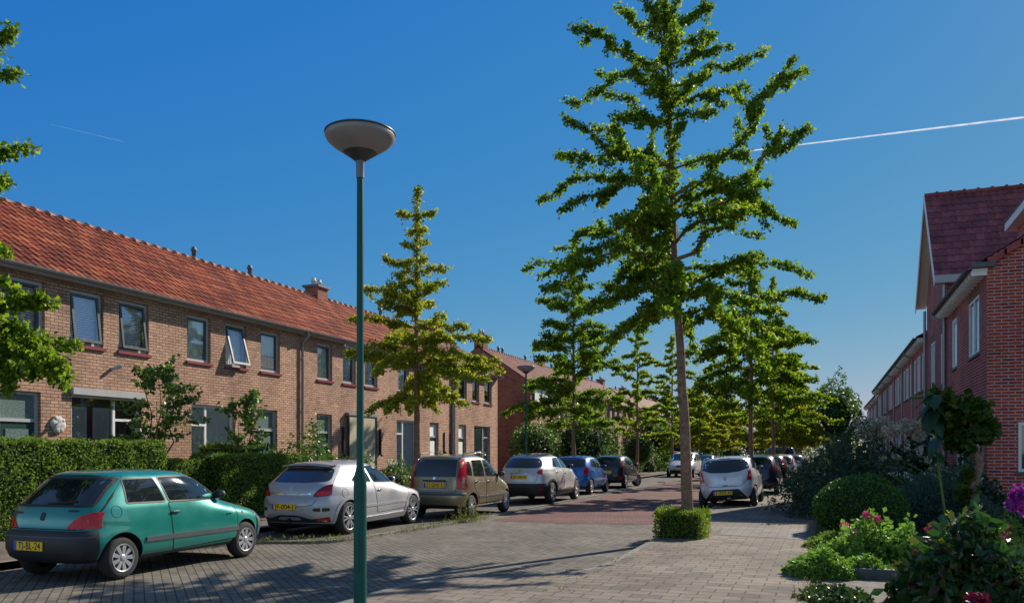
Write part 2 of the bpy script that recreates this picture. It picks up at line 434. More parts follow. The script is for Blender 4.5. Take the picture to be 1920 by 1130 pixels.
def add_window(P, K, w, side):
    """P parent house; K kwargs for MB; w = dict(u0,u1,z0,z1,kind,...) ; every window is a part with sub-parts"""
    u0,u1,z0,z1 = w['u0'],w['u1'],w['z0'],w['z1']; kind = w.get('kind','sash')
    D = .13 if side < 0 else .05
    fm = w.get('frame', M_greyp); sm = w.get('sash', M_dgrey)
    f = MB(**K); fw = .075
    f.frame(u0+.002, z0+.002, u1-.002, z1-.002, D-.05, D+.02, fw)
    top = z1
    if kind == 'door':
        zt = w['zt']
        f.box(u0+fw, D-.05, zt, u1-fw, D+.02, zt+.07)
        o = f.build('door', fm, P)
        d = MB(**K); d.box(u0+fw, D-.02, z0+.03, u1-fw, D+.015, zt); 
        leaf = d.build('door_leaf', w.get('leaf', M_dgreen), o)
        d = MB(**K); d.box(u0+fw+.14, D-.035, z0+.9, u1-fw-.14, D-.021, zt-.15); d.build('door_pane', w.get('pane', M_frost), o)
        d = MB(**K); d.box(u0+fw, D-.01, zt+.07, u1-fw, D+.0, z1-fw); d.build('transom_pane', w.get('pane', M_frost), o)
        d = MB(**K); d.box(u0+fw+.04, D-.07, z0+.98, u0+fw+.07, D-.022, z0+1.12); d.build('handle', M_zinc, o)
        return
    if kind in ('split', 'splitr'):
        # a narrow casement with a small top light beside a large pane
        a, b = (u0+(u1-u0)*.36, .0) if kind == 'split' else (u0+(u1-u0)*.62, .0)
        f.box(a-.035, D-.05, z0+fw, a+.035, D+.02, z1-fw)
        zt = z1-.55
        if kind == 'split': f.box(u0+fw, D-.05, zt-.03, a-.035, D+.02, zt+.03)
        else: f.box(a+.035, D-.05, zt-.03, u1-fw, D+.02, zt+.03)
    if kind == 'double':
        a = (u0+u1)/2; f.box(a-.04, D-.05, z0+fw, a+.04, D+.02, z1-fw)
    o = f.build('window', fm, P)
    s = MB(**K); t = w.get('tilt', 0)
    if kind == 'sash':
        a0,a1,c0,c1 = u0+fw,u1-fw,z0+fw,z1-fw
        if t:
            sh = MB(flip=K['flip'], tf=lambda v: K['tf']((v[0], v[1] - max(0,(v[2]-c0))*-0 - t*((c1-v[2])/(c1-c0)), v[2]-.0)))
            sh.frame(a0+.004, c0+.004, a1-.004, c1-.004, D-.055, D-.01, .06); so_ = sh.build('sash', sm, o)
            g = MB(flip=K['flip'], tf=sh.tf); g.quad((a0+.06,D-.035,c0+.06),(a1-.06,D-.035,c0+.06),(a1-.06,D-.035,c1-.06),(a0+.06,D-.035,c1-.06)); g.build('pane', M_glass, o)
        else:
            s.frame(a0+.003, c0+.003, a1-.003, c1-.003, D-.035, D+.01, .055); s.build('sash', sm, o)
            g = MB(**K); g.quad((a0+.055,D-.012,c0+.055),(a1-.055,D-.012,c0+.055),(a1-.055,D-.012,c1-.055),(a0+.055,D-.012,c1-.055)); g.build('pane', M_glass, o)
    else:
        g = MB(**K); g.quad((u0+fw,D-.012,z0+fw),(u1-fw,D-.012,z0+fw),(u1-fw,D-.012,z1-fw),(u0+fw,D-.012,z1-fw)); g.build('pane', M_glass, o)
    cv = w.get('cover')
    if cv == 'blind':
        b = MB(**K); n = int((z1-z0-.2)/.055)
        for i in range(n):
            zz = z0+.12+i*.055; b.add([(u0+.1,D+.03,zz),(u1-.1,D+.03,zz),(u1-.1,D+.05,zz+.042),(u0+.1,D+.05,zz+.042)], [(0,1,2,3)])
        b.build('blind', M_blind, o)
    elif cv == 'curtain':
        b = MB(**K); n = 40; us = np.linspace(u0+.06, u1-.06, n); rg = w.get('gap', .0); vs=[]; fs=[]
        for i,u in enumerate(us):
            q = D+.05+.015*math.sin(i*1.3)+.01*math.sin(i*.47); vs += [(u,q,z0+.05),(u,q,z1-.05)]
        for i in range(n-1):
            cu = ((us[i]-u0)/(u1-u0)); 
            if abs(cu-.5) < rg: continue
            fs.append((2*i,2*i+2,2*i+3,2*i+1))
        b.add(vs, fs, 0, True); b.build('curtain', M_curt, o)
    elif cv == 'shutters':
        b = MB(**K); W_ = (u1-u0)
        for a,bb in ((u0+.09,u0+W_*.27),(u0+W_*.36,u0+W_*.59)):
            b.frame(a, z0+.1, bb, z1-.28, D+.025, D+.05, .05)
            n = int((z1-z0-.48)/.05)
            for i in range(n):
                zz = z0+.15+i*.05; b.add([(a+.04,D+.025,zz),(bb-.04,D+.025,zz),(bb-.04,D+.05,zz+.045),(a+.04,D+.05,zz+.045)], [(0,1,2,3)])
        b.build('shutters', M_white, o)
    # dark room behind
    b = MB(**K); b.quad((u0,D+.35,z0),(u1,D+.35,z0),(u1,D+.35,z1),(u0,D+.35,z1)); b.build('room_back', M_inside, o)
    if w.get('sill', True):
        b = MB(**K); b.box(u0-.05, -.05, z0-.075, u1+.05, D-.05, z0-.002); b.build('sill', w.get('sillmat', M_sill), o)
    if w.get('roller'):
        b = MB(**K); b.box(u0-.03, -.10, z1-.02, u1+.03, D-.055, z1+.13); b.build('shutter_box', M_greyp, o)

def house(name, label, side, tf_, s0, W, wins, group, eave=5.66, ridge=7.85, depth=6.6, tile=None, bmat=None, pipe=None, gable_near=False, gable_far=False,
          extras=None, loc_only=False, lintels=False, over=.24, gmat=None, plinth=None, pw=.22):
    """terraced house; local frame: u along the street, v into the house. side -1: left row, +1: right row"""
    tile = tile or M_tileO; bmat = bmat or M_brickL; gmat = gmat or M_brickG
    P = thing(name, label, 'house', (tf_, s0, 0), 0, group)
    if side < 0: tf = lambda q: (-q[1], q[0], q[2])
    else: tf = lambda q: (q[1], q[0], q[2])
    # (u,v,z)->(-v,u,z) is a rotation (keeps winding); (v,u,z) mirrors
    K = dict(flip=(side > 0), tf=tf)
    for w in wins: w.update(u0=w['a']-s0, u1=w['b']-s0)
    holes = [(w['u0'],w['u1'],w['z0'],w['z1']) for w in wins]
    m = MB(**K)
    wall_holes(m, 0, W, 0, eave, holes, .18)
    m.quad((W,depth,0),(0,depth,0),(0,depth,eave),(W,depth,eave))
    hb = depth/2
    rz = ridge-.06
    for u, g, near in ((0.0, gable_near, True), (W, gable_far, False)):
        pts = [(u,0,0),(u,0,eave),(u,hb,rz),(u,depth,eave),(u,depth,0)]
        m.add(pts if near else pts[::-1], [(0,1,2,3,4)], 1 if g else 0)
    m.build('wall', [bmat, gmat], P)
    if plinth:
        q = MB(**K); q.box(0-.012, -.012, 0, W, 0, plinth); q.box(-.012, 0, 0, 0, depth, plinth); q.build('plinth', M_plinth, P)
    # roof
    run = hb+over; rise = (ridge-eave)*(run/hb)
    ez = ridge - rise
    r1 = pantiles('roof', W, run, rise, mat=tile, parent=P, tf=tf, flip=K['flip'], v0=-over, z0=ez, pw=pw)
    q = MB(**K)
    q.quad((W,depth+over,ez),(0,depth+over,ez),(0,hb,ridge),(W,hb,ridge)); q.build('rear_roof', tile, P)
    q = MB(**K); n = max(3, int(W/.4))
    for i in range(n):
        a, b = W*i/n, W*(i+1)/n
        vs = []; 
        for (u, rr) in ((a, .125), (b-.05, .115), (b-.05,.15), (b+.0,.15)):
            for k in range(7):
                t = math.pi*k/6; vs.append((u, hb+rr*math.cos(t)*-1, ridge-.03+rr*.8*math.sin(t)))
        fs = [(j*7+k, j*7+k+1, (j+1)*7+k+1, (j+1)*7+k) for j in range(3) for k in range(6)]
        q.add(vs, [f[::-1] for f in fs], 0, True)
    q.build('ridge_tiles', M_ridge, P)
    # soffit + gutter
    q = MB(**K); q.box(0, -over+.02, ez-.10, W, 0, ez-.03); q.build('fascia', M_greyp if side<0 else M_white, P)
    q = MB(**K); n=8; gr_=.075; vs=[]
    for u in (0, W):
        for k in range(n+1):
            t = math.pi*k/n; vs.append((u, -over-.05-gr_*math.cos(t), ez+.01-gr_*math.sin(t)))
    fs = [(k, n+1+k, n+2+k, k+1) for k in range(n)] + [(k+1, n+2+k, n+1+k, k) for k in range(n)]
    q.add(vs, fs, 0, True); q.build('gutter', M_zinc if side < 0 else M_lead, P)
    for pu in (pipe or []):
        q = MB(**K); q.tube([(pu,-over-.04,ez-.06),(pu,-over-.04,ez-.16),(pu,-.06,ez-.36),(pu,-.06,.1)], .042, 10)
        for zz in (1.2, 2.9, 4.6): q.tube([(pu,-.06,zz),(pu,-.06,zz+.05)], .052, 10)
        q.build('downpipe', M_zinc, P)
    for w in wins: add_window(P, K, w, side)
    # brick lintels
    for w in wins:
        if w.get('lintel', lintels): q = MB(**K); q.box(w['u0']-.06, -.004, w['z1']+.001, w['u1']+.06, .05, w['z1']+(.22 if not lintels else .42)); q.build('lintel', M_soldier, P)
    if extras: extras(P, K, W, hb, ridge, ez)
    return P

def chimney(P, K, u, hb, ridge, w=.72, d=.6, h=.55):
    q = MB(**K); q.box(u-w/2, hb-d/2, ridge-.5, u+w/2, hb+d/2, ridge+h-.22)
    o = q.build('chimney', M_brickG, P)
    q = MB(**K); q.box(u-w/2-.08, hb-d/2-.08, ridge+h-.22, u+w/2+.08, hb+d/2+.08, ridge+h-.13); q.build('cap', M_lead, o)
    for k in (-.19, .19):
        q = MB(**K); q.lathe([(.09,0),(.09,.14),(.11,.15),(.11,.2),(.085,.21),(.085,.3),(.0,.31)], 12, 0, (u+k, hb, ridge+h-.13)); q.build('flue', M_stone, o)
def vent(P, K, u, hb, ridge, dv=0):
    q = MB(**K); q.lathe([(.07,-.2),(.07,.2),(.1,.22),(.1,.27),(.07,.28),(.07,.34),(0,.36)], 12, 0, (u, hb+dv, ridge+.05)); q.build('vent_pipe', M_lead, P)
def eave_brackets(P, K, W, ez, over):
    n = int(W/.5)
    for i in range(n+1):
        q = MB(**K)
        u = .06+i*(W-.12)/n
        q.prism([(0,0)]*0 or [(u-.04,-over-.0),(u+.04,-over-.0),(u+.04,-.0),(u-.04,-.0)], ez-.21, ez-.10)
        q.build('eave_bracket', M_white, P)
# ============================================================ HOUSES
TL = -15.8
def up(a, b, **k): return dict(a=a, b=b, z0=4.04, z1=5.28, **k)
def dr(a, b, **k): return dict(a=a, b=b, z0=.14, z1=2.9, zt=2.25, kind='door', sill=False, **k)
GL = 'left terrace houses'
def ex1(P, K, W, hb, ridge, ez):
    q = MB(**K)   # pale stone relief on the wall beside the door
    for dx, dz, r in ((0,0,.15),(-.08,.03,.12),(.09,.0,.12),(.02,.09,.12),(-.05,.14,.07),(.06,-.07,.10),(-.02,-.09,.1),(.12,.1,.06)):
        q.ball((13.62-11.2+dx, -.03, 2.2+dz), (r,.05,r), 10)
    q.build('wall_ornament', M_stone, P)
    q = MB(**K); q.box(15.1-11.2,-.07,3.55,15.16-11.2,0,3.61); q.tube([(15.13-11.2,-.06,3.58),(15.25-11.2,-.16,3.66)],.045,8); q.build('outdoor_lamp', M_stone, P)
def ex2(P, K, W, hb, ridge, ez): vent(P, K, 4.6, hb, ridge)
house('brick_house', 'brick house at the left edge, two tilted upstairs windows and a stone wall ornament', -1, TL, 11.2, 5.8,
      [up(12.38,13.32,cover='blind'), up(13.96,14.88,cover='blind',tilt=.13), up(15.34,16.28,cover='blind',tilt=.13),
       dr(12.25,13.22), dict(a=14.0,b=16.04,z0=.75,z1=2.93,kind='splitr',cover='shutters',roller=True,frame=M_white)], GL, extras=ex1)
house('brick_house', 'brick terraced house behind the two bushy young trees, with a window swung wide open upstairs', -1, TL, 17.0, 5.8,
      [up(17.62,18.52,cover='curtain'), up(19.13,20.03,tilt=.30,cover='curtain'), up(20.70,21.64,cover='curtain'),
       dict(a=17.78,b=19.52,z0=.75,z1=2.9,kind='split',frame=M_white,cover='curtain',sill=True), dr(20.5,21.5)], GL, extras=ex2, pipe=[5.74])
H2_ = [o for o in bpy.data.objects if o.type == 'EMPTY' and o.get('label','').startswith('brick terraced house behind the two')][0]
dup(H2_, 'house continuing the left terrace just outside the left edge', (TL, 5.4, 0))
def ex3(P, K, W, hb, ridge, ez):
    chimney(P, K, 5.75, hb, ridge); vent(P, K, 1.6, hb, ridge)
    q = MB(**K)
    s = 22.8
    q.box(25.4-s, -.16, 2.92, 27.4-s, -.0, 3.02); q.build('screen_hood', M_zinc, P)
    q = MB(**K); q.box(25.5-s, -.12, .55, 27.3-s, -.10, 2.92); q.build('sun_screen', M_beige, P)
    for a in (25.42, 27.34):
        q = MB(**K); q.box(a-s-.02, -.15, .5, a-s+.03, -.08, 2.92); q.build('screen_rail', M_dgrey, P)
    for a in (25.15, 27.75):
        q = MB(**K); q.box(a-s, -.1, 1.5, a-s+.05, -.0, 2.5); q.ball((a-s+.02,-.12,1.5),(.05,.05,.05),8); q.build('bracket_arm', M_brass, P)
house('brick_house', 'brick terraced house with a beige screen lowered over its ground floor window', -1, TL, 22.8, 5.8,
      [up(23.67,24.57,cover='curtain'), up(25.24,26.10,cover='curtain',roller=True), up(26.73,27.66,cover='curtain',roller=True),
       dr(23.62,24.55), dict(a=25.6,b=27.2,z0=.7,z1=2.9,kind='sash',sill=False)], GL, extras=ex3)
def ex4(P, K, W, hb, ridge, ez):
    vent(P, K, 5.1, hb, ridge)
    for a in (33.5, 34.15):
        q = MB(**K); q.box(a-28.6,-.05,1.55,a-28.6+.05,0,2.5); q.ball((a-28.6+.02,-.09,1.6),(.04,.06,.05),8); q.build('bracket_arm', M_brass, P)
house('brick_house', 'brick terraced house straight behind the yellow-green ginkgo, with a tall white ground floor window', -1, TL, 28.6, 5.8,
      [up(29.3,30.2,cover='curtain'), up(30.7,31.6), up(32.12,33.07,cover='curtain'),
       dict(a=29.17,b=30.92,z0=.6,z1=2.9,kind='split',frame=M_white,cover='curtain'), dr(32.1,32.98,pane=M_curt)], GL, extras=ex4, pipe=[5.72])
def ex5(P, K, W, hb, ridge, ez):
    chimney(P, K, 5.0, hb, ridge, h=.6)
    q = MB(**K); q.box(36.2-34.4,-.32,1.0,36.55-34.4,0,1.5); q.build('letter_box', M_dgrey, P)
house('brick_house', 'last brick house of the front left terrace, its corner beside the garden gap', -1, TL, 34.4, 5.6,
      [up(35.06,36.04), up(36.7,37.55), up(38.21,39.2),
       dr(35.1,35.98,pane=M_curt), dict(a=36.93,b=38.99,z0=.35,z1=2.9,kind='splitr',cover='blind')], GL, extras=ex5, pipe=[.12], tile=M_tileB)
# second terrace
def ex6(P, K, W, hb, ridge, ez):
    chimney(P, K, .5, hb, ridge, h=.9); vent(P, K, 3.3, hb, ridge); vent(P, K, 4.0, hb, ridge)
    q = MB(**K); q.box(.55,-.14,2.9,2.6,0,3.02); q.box(.75,-.1,.4,2.4,-.08,2.9); q.build('sun_screen', M_beige, P)
    q = MB(**K); q.box(.4,-.12,4.55,1.5,-.1,5.3); q.box(1.7,-.12,4.7,2.8,-.1,5.3); q.build('awnings', M_white, P)
house('brick_house', 'brick end house with a bare side gable and chimney facing the gap between the terraces', -1, TL, 45.2, 5.8,
      [up(45.7,46.6), up(47.0,47.9), up(49.2,50.1), dict(a=46,b=47.5,z0=.7,z1=2.9,sill=False,kind='sash'), dr(48.3,49.1,pane=M_curt)], GL, extras=ex6, gable_near=True, pipe=[5.6], tile=M_tileB)
def ex7(P, K, W, hb, ridge, ez): chimney(P, K, 5.6, hb, ridge); vent(P, K, 2.5, hb, ridge)
H7 = house('brick_house', 'second house of the second left terrace, behind the tall green ginkgo', -1, TL, 51.0, 5.8,
      [up(51.6,52.5), up(53.2,54.1), up(54.9,55.8,cover='curtain'), dr(51.6,52.5), dict(a=53.6,b=55.4,z0=.7,z1=2.9,kind='double')], GL, extras=ex7, pipe=[.1], tile=M_tileB)
LB = ['third house of the second left terrace, half hidden by shrubs and ginkgo leaves', 'fourth house of the second left terrace, seen in strips between ginkgo branches',
      'fifth and last house of the second left terrace, small behind the clipped ball tree',
      'near end house of the third left terrace, left of the big trunk', 'next house of the third left terrace, glimpsed beside the big trunk',
      'farther house of the third left terrace, mostly behind yellow-green foliage', 'farthest left terrace house, a sliver of brick between far trees']
for i, s in enumerate((56.8, 62.6, 68.4, 79, 84.8, 90.6, 96.4)):
    dup(H7, LB[i], (TL - (0 if i < 3 else .4), s, 0))

# ---- right side
TR = 3.9; GR = 'right terrace houses'
def uw(a, b, **k): return dict(a=a, b=b, z0=4.29, z1=5.85, frame=M_white, sash=M_white, sillmat=M_lead, **k)
def exr(P, K, W, hb, ridge, ez):
    eave_brackets(P, K, W, ez, .36)
    # verge tiles up the gable
    q = MB(**K); n = 12; over = .1
    for i in range(n):
        a0 = i/n; a1 = (i+1)/n+.012; v0_, v1_ = hb*a0, hb*a1
        z0_, z1_ = ez+.12+(ridge-ez-.06)*a0, ez+.12+(ridge-ez-.06)*a1
        z0_ += .03; z1_ += .0
        q.add([(-.12,v0_,z0_-.14),(.14,v0_,z0_-.14),(.14,v0_,z0_+.03),(-.12,v0_,z0_+.03),(-.12,v1_,z1_-.14),(.14,v1_,z1_-.14),(.14,v1_,z1_+.03),(-.12,v1_,z1_+.03)],
              [(0,1,2,3),(7,6,5,4),(0,4,5,1),(1,5,6,2),(2,6,7,3),(3,7,4,0)])
    q.build('verge_tiles', M_vt, P)
    q = MB(**K); q.box(-.14,-.36,ez-.02,.0,.16,ez+.10); q.build('gutter_end', M_lead, P)
    # dormer with white fascia
    q = MB(**K); q.box(.7,1.35,7.2,3.6,4.2,8.05); d = q.build('dormer', M_brickR, P)
    q = MB(**K); q.box(.45,1.05,8.05,3.75,4.3,8.28); q.build('dormer_fascia', M_white, d)
    q = MB(**K); q.box(.42,1.02,8.28,3.78,4.33,8.31); q.build('dormer_roof', M_lead, d)
    # window in the side wall: white frame, dark pane
    q = MB(**K); q.frame(.66,1.1,1.9,2.34,0,0,.07) if False else None
    for (v0_,v1_,z0_,z1_) in ((.68,.75,1.12,2.36),(1.9,1.97,1.12,2.36)): q.box(-.03,v0_,z0_,.02,v1_,z1_)
    q.box(-.03,.75,1.12,.02,1.9,1.19); q.box(-.03,.75,2.29,.02,1.9,2.36); sw = q.build('side_window', M_white, P)
    q = MB(**K); q.box(-.012,.75,1.19,-.006,1.9,2.29); q.build('pane', M_carglass, sw)
    q = MB(**K); q.box(-.07,.62,1.05,.0,2.03,1.12); q.build('sill', M_lead, sw)
M_vt = plain('verge_tile', (.34,.05,.035), .55, var=.3, scale=4)
M_carglass = plain('dark_glass', (.012,.016,.02), .03, var=0, spec=.7, coat=.6)
house('brick_house', 'nearest house on the right, its red brick corner and plain end wall in the foreground', 1, TR, 24.1, 7.6,
      [uw(25.3,27.0,kind='double'), uw(29.3,30.3,kind='sash',cover='curtain'), dict(a=24.9,b=25.9,z0=.3,z1=2.5,zt=2.3,kind='door',sill=False,frame=M_white,leaf=M_white,pane=M_white),
       dict(a=27.3,b=29.3,z0=.8,z1=2.5,kind='double',frame=M_white,sillmat=M_lead)], GR, eave=6.55, ridge=9.15, depth=8.6, tile=M_tileP, bmat=M_brickR, extras=exr,
      lintels=True, over=.36, pipe=[7.5], plinth=.55)
# cross gable house
def cross_gable():
    P = thing('gabled_house', 'tall brick house with a street gable and steep purple tiled roof', 'house', (TR, 31.7, 0), 0, GR)
    tf = lambda q: (q[1], q[0], q[2]); K = dict(flip=True, tf=tf); W = 5.75; eh = 7.75; ah = 11.15; D = 11.0; hw = W/2
    wins = [dict(u0=1.55,u1=2.2,z0=8.0,z1=9.1,kind='sash',frame=M_white,sash=M_white,sillmat=M_lead), dict(u0=.55,u1=1.35,z0=4.0,z1=5.8,kind='sash',frame=M_white,sash=M_white,sillmat=M_lead),
            dict(u0=3.1,u1=4.3,z0=4.0,z1=5.8,kind='double',frame=M_white,sash=M_white,sillmat=M_lead), dict(u0=2.6,u1=4.6,z0=.7,z1=2.6,kind='double',frame=M_white,sillmat=M_lead)]
    m = MB(**K)
    wall_holes(m, 0, W, 0, eh, [(w['u0'],w['u1'],w['z0'],w['z1']) for w in wins if w['z1'] < eh], .18)
    w = wins[0]; a,b,c,d = w['u0'],w['u1'],w['z0'],w['z1']
    lo = lambda u: eh + (ah-eh)*(1-abs(u-hw)/hw)
    us = [0, a, b, hw, W]
    for i in range(4):
        u0_, u1_ = us[i], us[i+1]
        if i == 1: m.quad((a,0,eh),(b,0,eh),(b,0,c),(a,0,c)); m.add([(a,0,d),(b,0,d),(b,0,max(d,lo(b))),(a,0,max(d,lo(a)))], [(0,1,2,3)])
        else: m.add([(u0_,0,eh),(u1_,0,eh),(u1_,0,lo(u1_)),(u0_,0,lo(u0_))], [(0,1,2,3)])
    m.quad((W,D,0),(0,D,0),(0,D,eh),(W,D,eh)); m.add([(W,D,eh),(0,D,eh),(hw,D,ah)], [(0,1,2)])
    m.quad((0,D,0),(0,0,0),(0,0,eh),(0,D,eh)); m.quad((W,0,0),(W,D,0),(W,D,eh),(W,0,eh))
    m.build('wall', M_brickR, P)
    # roof planes: eave along v, slope along u
    ov = .38; Lr = D+ov*2
    rs = (ah-eh)/hw
    for nm, f in (('roof', lambda q: (q[0]-ov, q[1], q[2])), ('roof', lambda q: (q[0]-ov, W+31.7*0-q[1], q[2]))):
        # local: x along the eave (v), y up the slope (u)
        pantiles(nm, Lr, hw+.2, rs*(hw+.2), mat=M_tileP, parent=P, tf=f, flip=(nm=='roof' and f((0,0,0))[1] > 1), v0=-.2, z0=eh-rs*.2+.05, pw=.24, pl=.36, amp=.035)
    for sgn in (0, 1):
        q = MB(**K); u_e, u_a = (-.2, hw) if sgn == 0 else (W+.2, hw)
        ze = eh-rs*.2
        for (o1,o2,z_1,z_2) in ((-ov-.03,-ov,-.24,.07),):
            a_ = [(u_e,o1,ze+z_1),(u_e,o1,ze+z_2),(u_a,o1,ah+z_2),(u_a,o1,ah+z_1)]; b_ = [(u,o2,z) for u,_,z in a_]
            q.add(a_+b_, [(0,1,2,3),(7,6,5,4),(0,4,5,1),(1,5,6,2),(2,6,7,3),(3,7,4,0)])
        q.build('barge_board', M_white, P)
        q = MB(**K); a_ = [(u_e,-ov,ze-.06),(u_a,-ov,ah-.06),(u_a,0,ah-.06),(u_e,0,ze-.06)]
        q.add(a_ + [(u,v,z-.02) for u,v,z in a_], [(0,1,2,3),(7,6,5,4),(0,4,5,1),(1,5,6,2),(2,6,7,3),(3,7,4,0)]); q.build('soffit', M_cream, P)
    q = MB(**K)
    for i in range(26):
        v0_ = -ov+i*Lr/26; v1_ = v0_+Lr/26
        q.tube([(hw,v0_,ah+.03),(hw,v1_-.06,ah+.035)], .10, 10); q.tube([(hw,v1_-.07,ah+.04),(hw,v1_,ah+.04)], .135, 10)
    q.build('ridge_tiles', M_tileP, P)
    q = MB(**K); q.box(-.32,-ov,eh-.42,-.02,D,eh-.16); q.build('box_gutter', M_greyp, P)
    q = MB(**K); q.box(-.04,1.3,eh-1.6,-.0,D,eh-.42); q.build('white_cladding', M_white, P)
    for u in (-.15, W-.1):
        q = MB(**K); q.tube([(u,-.09,eh-.45),(u,-.09,.1)], .055, 10); q.build('downpipe', M_zinc, P)
    for w in wins: add_window(P, K, w, 1)
    for w in wins: q = MB(**K); q.box(w['u0']-.06,-.004,w['z1']+.001,w['u1']+.06,.05,w['z1']+.28); q.build('lintel', M_soldier, P)
M_cream = plain('cream_soffit', (.60,.54,.44), .6, var=.06)
cross_gable()
def exq(P, K, W, hb, ridge, ez): eave_brackets(P, K, W, ez, .36)
def rw(s, **k): return [dict(a=s+.7,b=s+1.6,z0=4.25,z1=5.8,kind='sash',frame=M_white,sash=M_white,sillmat=M_lead), dict(a=s+2.4,b=s+3.6,z0=4.25,z1=5.8,kind='double',frame=M_white,sillmat=M_lead,cover='curtain'),
        dict(a=s+4.2,b=s+5.0,z0=4.25,z1=5.8,kind='sash',frame=M_white,sash=M_white,sillmat=M_lead), dict(a=s+1,b=s+3,z0=.8,z1=2.6,kind='double',frame=M_white,sillmat=M_lead), dict(a=s+3.8,b=s+4.7,z0=.2,z1=2.6,zt=2.1,kind='door',sill=False,frame=M_white)]
H9 = house('brick_house', 'red brick terrace house right beyond the street gable, its eaves on white brackets', 1, TR, 37.5, 5.4, rw(37.5), GR, eave=6.5, ridge=8.9, depth=8.2, tile=M_tileP, bmat=M_brickR, extras=exq, over=.36, pipe=[5.3])
LR = ['second house beyond the street gable on the right', 'third house beyond the street gable on the right', 'fourth house beyond the street gable on the right', 'fifth house beyond the street gable on the right',
      'last house of the right row before its eave line ends', 'first house of the far right row, behind the pale downpipe', 'second house of the far right row', 'third house of the far right row', 'farthest house of the right side, above the dark bush']
for i, s in enumerate((42.9, 48.3, 53.7, 59.1, 64.5, 76, 81.4, 86.8, 92.2)):
    dup(H9, LR[i], (TR + (.55 if i > 4 else 0), s, 0 if i < 5 else .15))
# closed-up terrace end beyond
# ============================================================ CARS
def paint(name, col, metal=.35, rough=.32):
    t = NT(name); t.set(Roughness=rough, Metallic=metal); t.b.inputs['Base Color'].default_value = (*col, 1)
    t.b.inputs['Coat Weight'].default_value = 1.0; t.b.inputs['Coat Roughness'].default_value = .08
    n = t.noise(2.2, 4); t.link(t.ramp(n, [(.3, rough-.05), (.7, rough+.12)]), t.b.inputs['Roughness'])
    return t.m
P_teal = paint('paint_teal', (.0,.215,.18), .3)
P_silver = paint('paint_silver', (.44,.44,.47), .5, .42)
P_gold = paint('paint_gold', (.30,.245,.15), .55, .32)
P_pearl = paint('paint_pearl', (.60,.58,.55), .4)
P_blue = paint('paint_blue', (.005,.12,.42), .3)
P_black = paint('paint_black', (.012,.013,.016), .2)
P_lilac = paint('paint_pale_silver', (.66,.66,.69), .25)
P_dblue = paint('paint_night_blue', (.01,.02,.05), .3)
P_white = paint('paint_white', (.62,.63,.65), .1)
M_blk = plain('black_plastic', (.022,.023,.025), .55, var=.15)
M_gryp = plain('grey_plastic', (.075,.08,.09), .5, var=.1)
M_tyre = plain('tyre_rubber', (.022,.022,.022), .85, var=.2, scale=20)
M_rim = plain('alloy_rim', (.42,.43,.46), .38, .5, var=.05)
M_red = plain('red_lens', (.60,.004,.008), .15, var=.25, coat=.3, spec=.3, scale=30)
M_redd = plain('deep_red_lens', (.20,.003,.012), .15, var=.2, coat=.4, spec=.3, scale=30)
M_orange = plain('amber_lens', (.55,.10,.015), .15, var=.1, coat=1)
M_clear = plain('clear_lens', (.55,.55,.56), .1, .3, var=.1, coat=1, scale=40)
M_chrome = plain('chrome', (.75,.76,.78), .12, 1, var=0)
M_plate = plain('plate_yellow', (.95,.56,.01), .45, var=.03)
M_pblue = plain('plate_blue', (.01,.07,.45), .4, var=0)
M_ink = plain('plate_ink', (.01,.01,.01), .5, var=0)
M_shade = plain('under_black', (.006,.006,.006), .9, var=0)
M_seat = plain('seat_cloth', (.03,.03,.033), .9, var=.1)

def pchip(tab):
    xs = np.array([t[0] for t in tab], float); ys = np.array([t[1] for t in tab], float)
    h = np.diff(xs); d = np.diff(ys)/h; m = np.zeros(len(xs))
    for i in range(1, len(xs)-1):
        if d[i-1]*d[i] > 0:
            w1, w2 = 2*h[i]+h[i-1], h[i]+2*h[i-1]; m[i] = (w1+w2)/(w1/d[i-1]+w2/d[i])
    m[0], m[-1] = d[0], d[-1]
    def f(x):
        x = min(max(x, xs[0]), xs[-1]); i = min(int(np.searchsorted(xs, x, 'right'))-1, len(h)-1); i = max(i, 0)
        t = (x-xs[i])/h[i]; h00 = 2*t**3-3*t*t+1; h10 = t**3-2*t*t+t; h01 = -2*t**3+3*t*t; h11 = t**3-t*t
        return float(h00*ys[i]+h10*h[i]*m[i]+h01*ys[i+1]+h11*h[i]*m[i+1])
    return f
def chaikin(p, n=2, closed=True):
    """round the corners of an outline"""
    r = {1: .035, 2: .08}[n]; q = []; L = len(p); P_ = [np.array(a, float) for a in p]
    for i in range(L):
        if not closed and i in (0, L-1): q.append(tuple(P_[i])); continue
        a, b, c_ = P_[i-1], P_[i], P_[(i+1) % L]; la, lc = np.hypot(*(a-b)), np.hypot(*(c_-b)); ra, rc = min(r, la*.45), min(r, lc*.45)
        s, e = b+(a-b)/la*ra, b+(c_-b)/lc*rc
        for k in range(5): t = k/4; q.append(tuple((1-t)**2*s+2*t*(1-t)*b+t*t*e))
    return q
def chaikin_old(p, n=2, closed=True):
    for _ in range(n):
        q = []; L = len(p)
        for i in range(L if closed else L-1):
            a, b = np.array(p[i]), np.array(p[(i+1) % L]); q += [tuple(.8*a+.2*b), tuple(.2*a+.8*b)]
        p = q
    return p

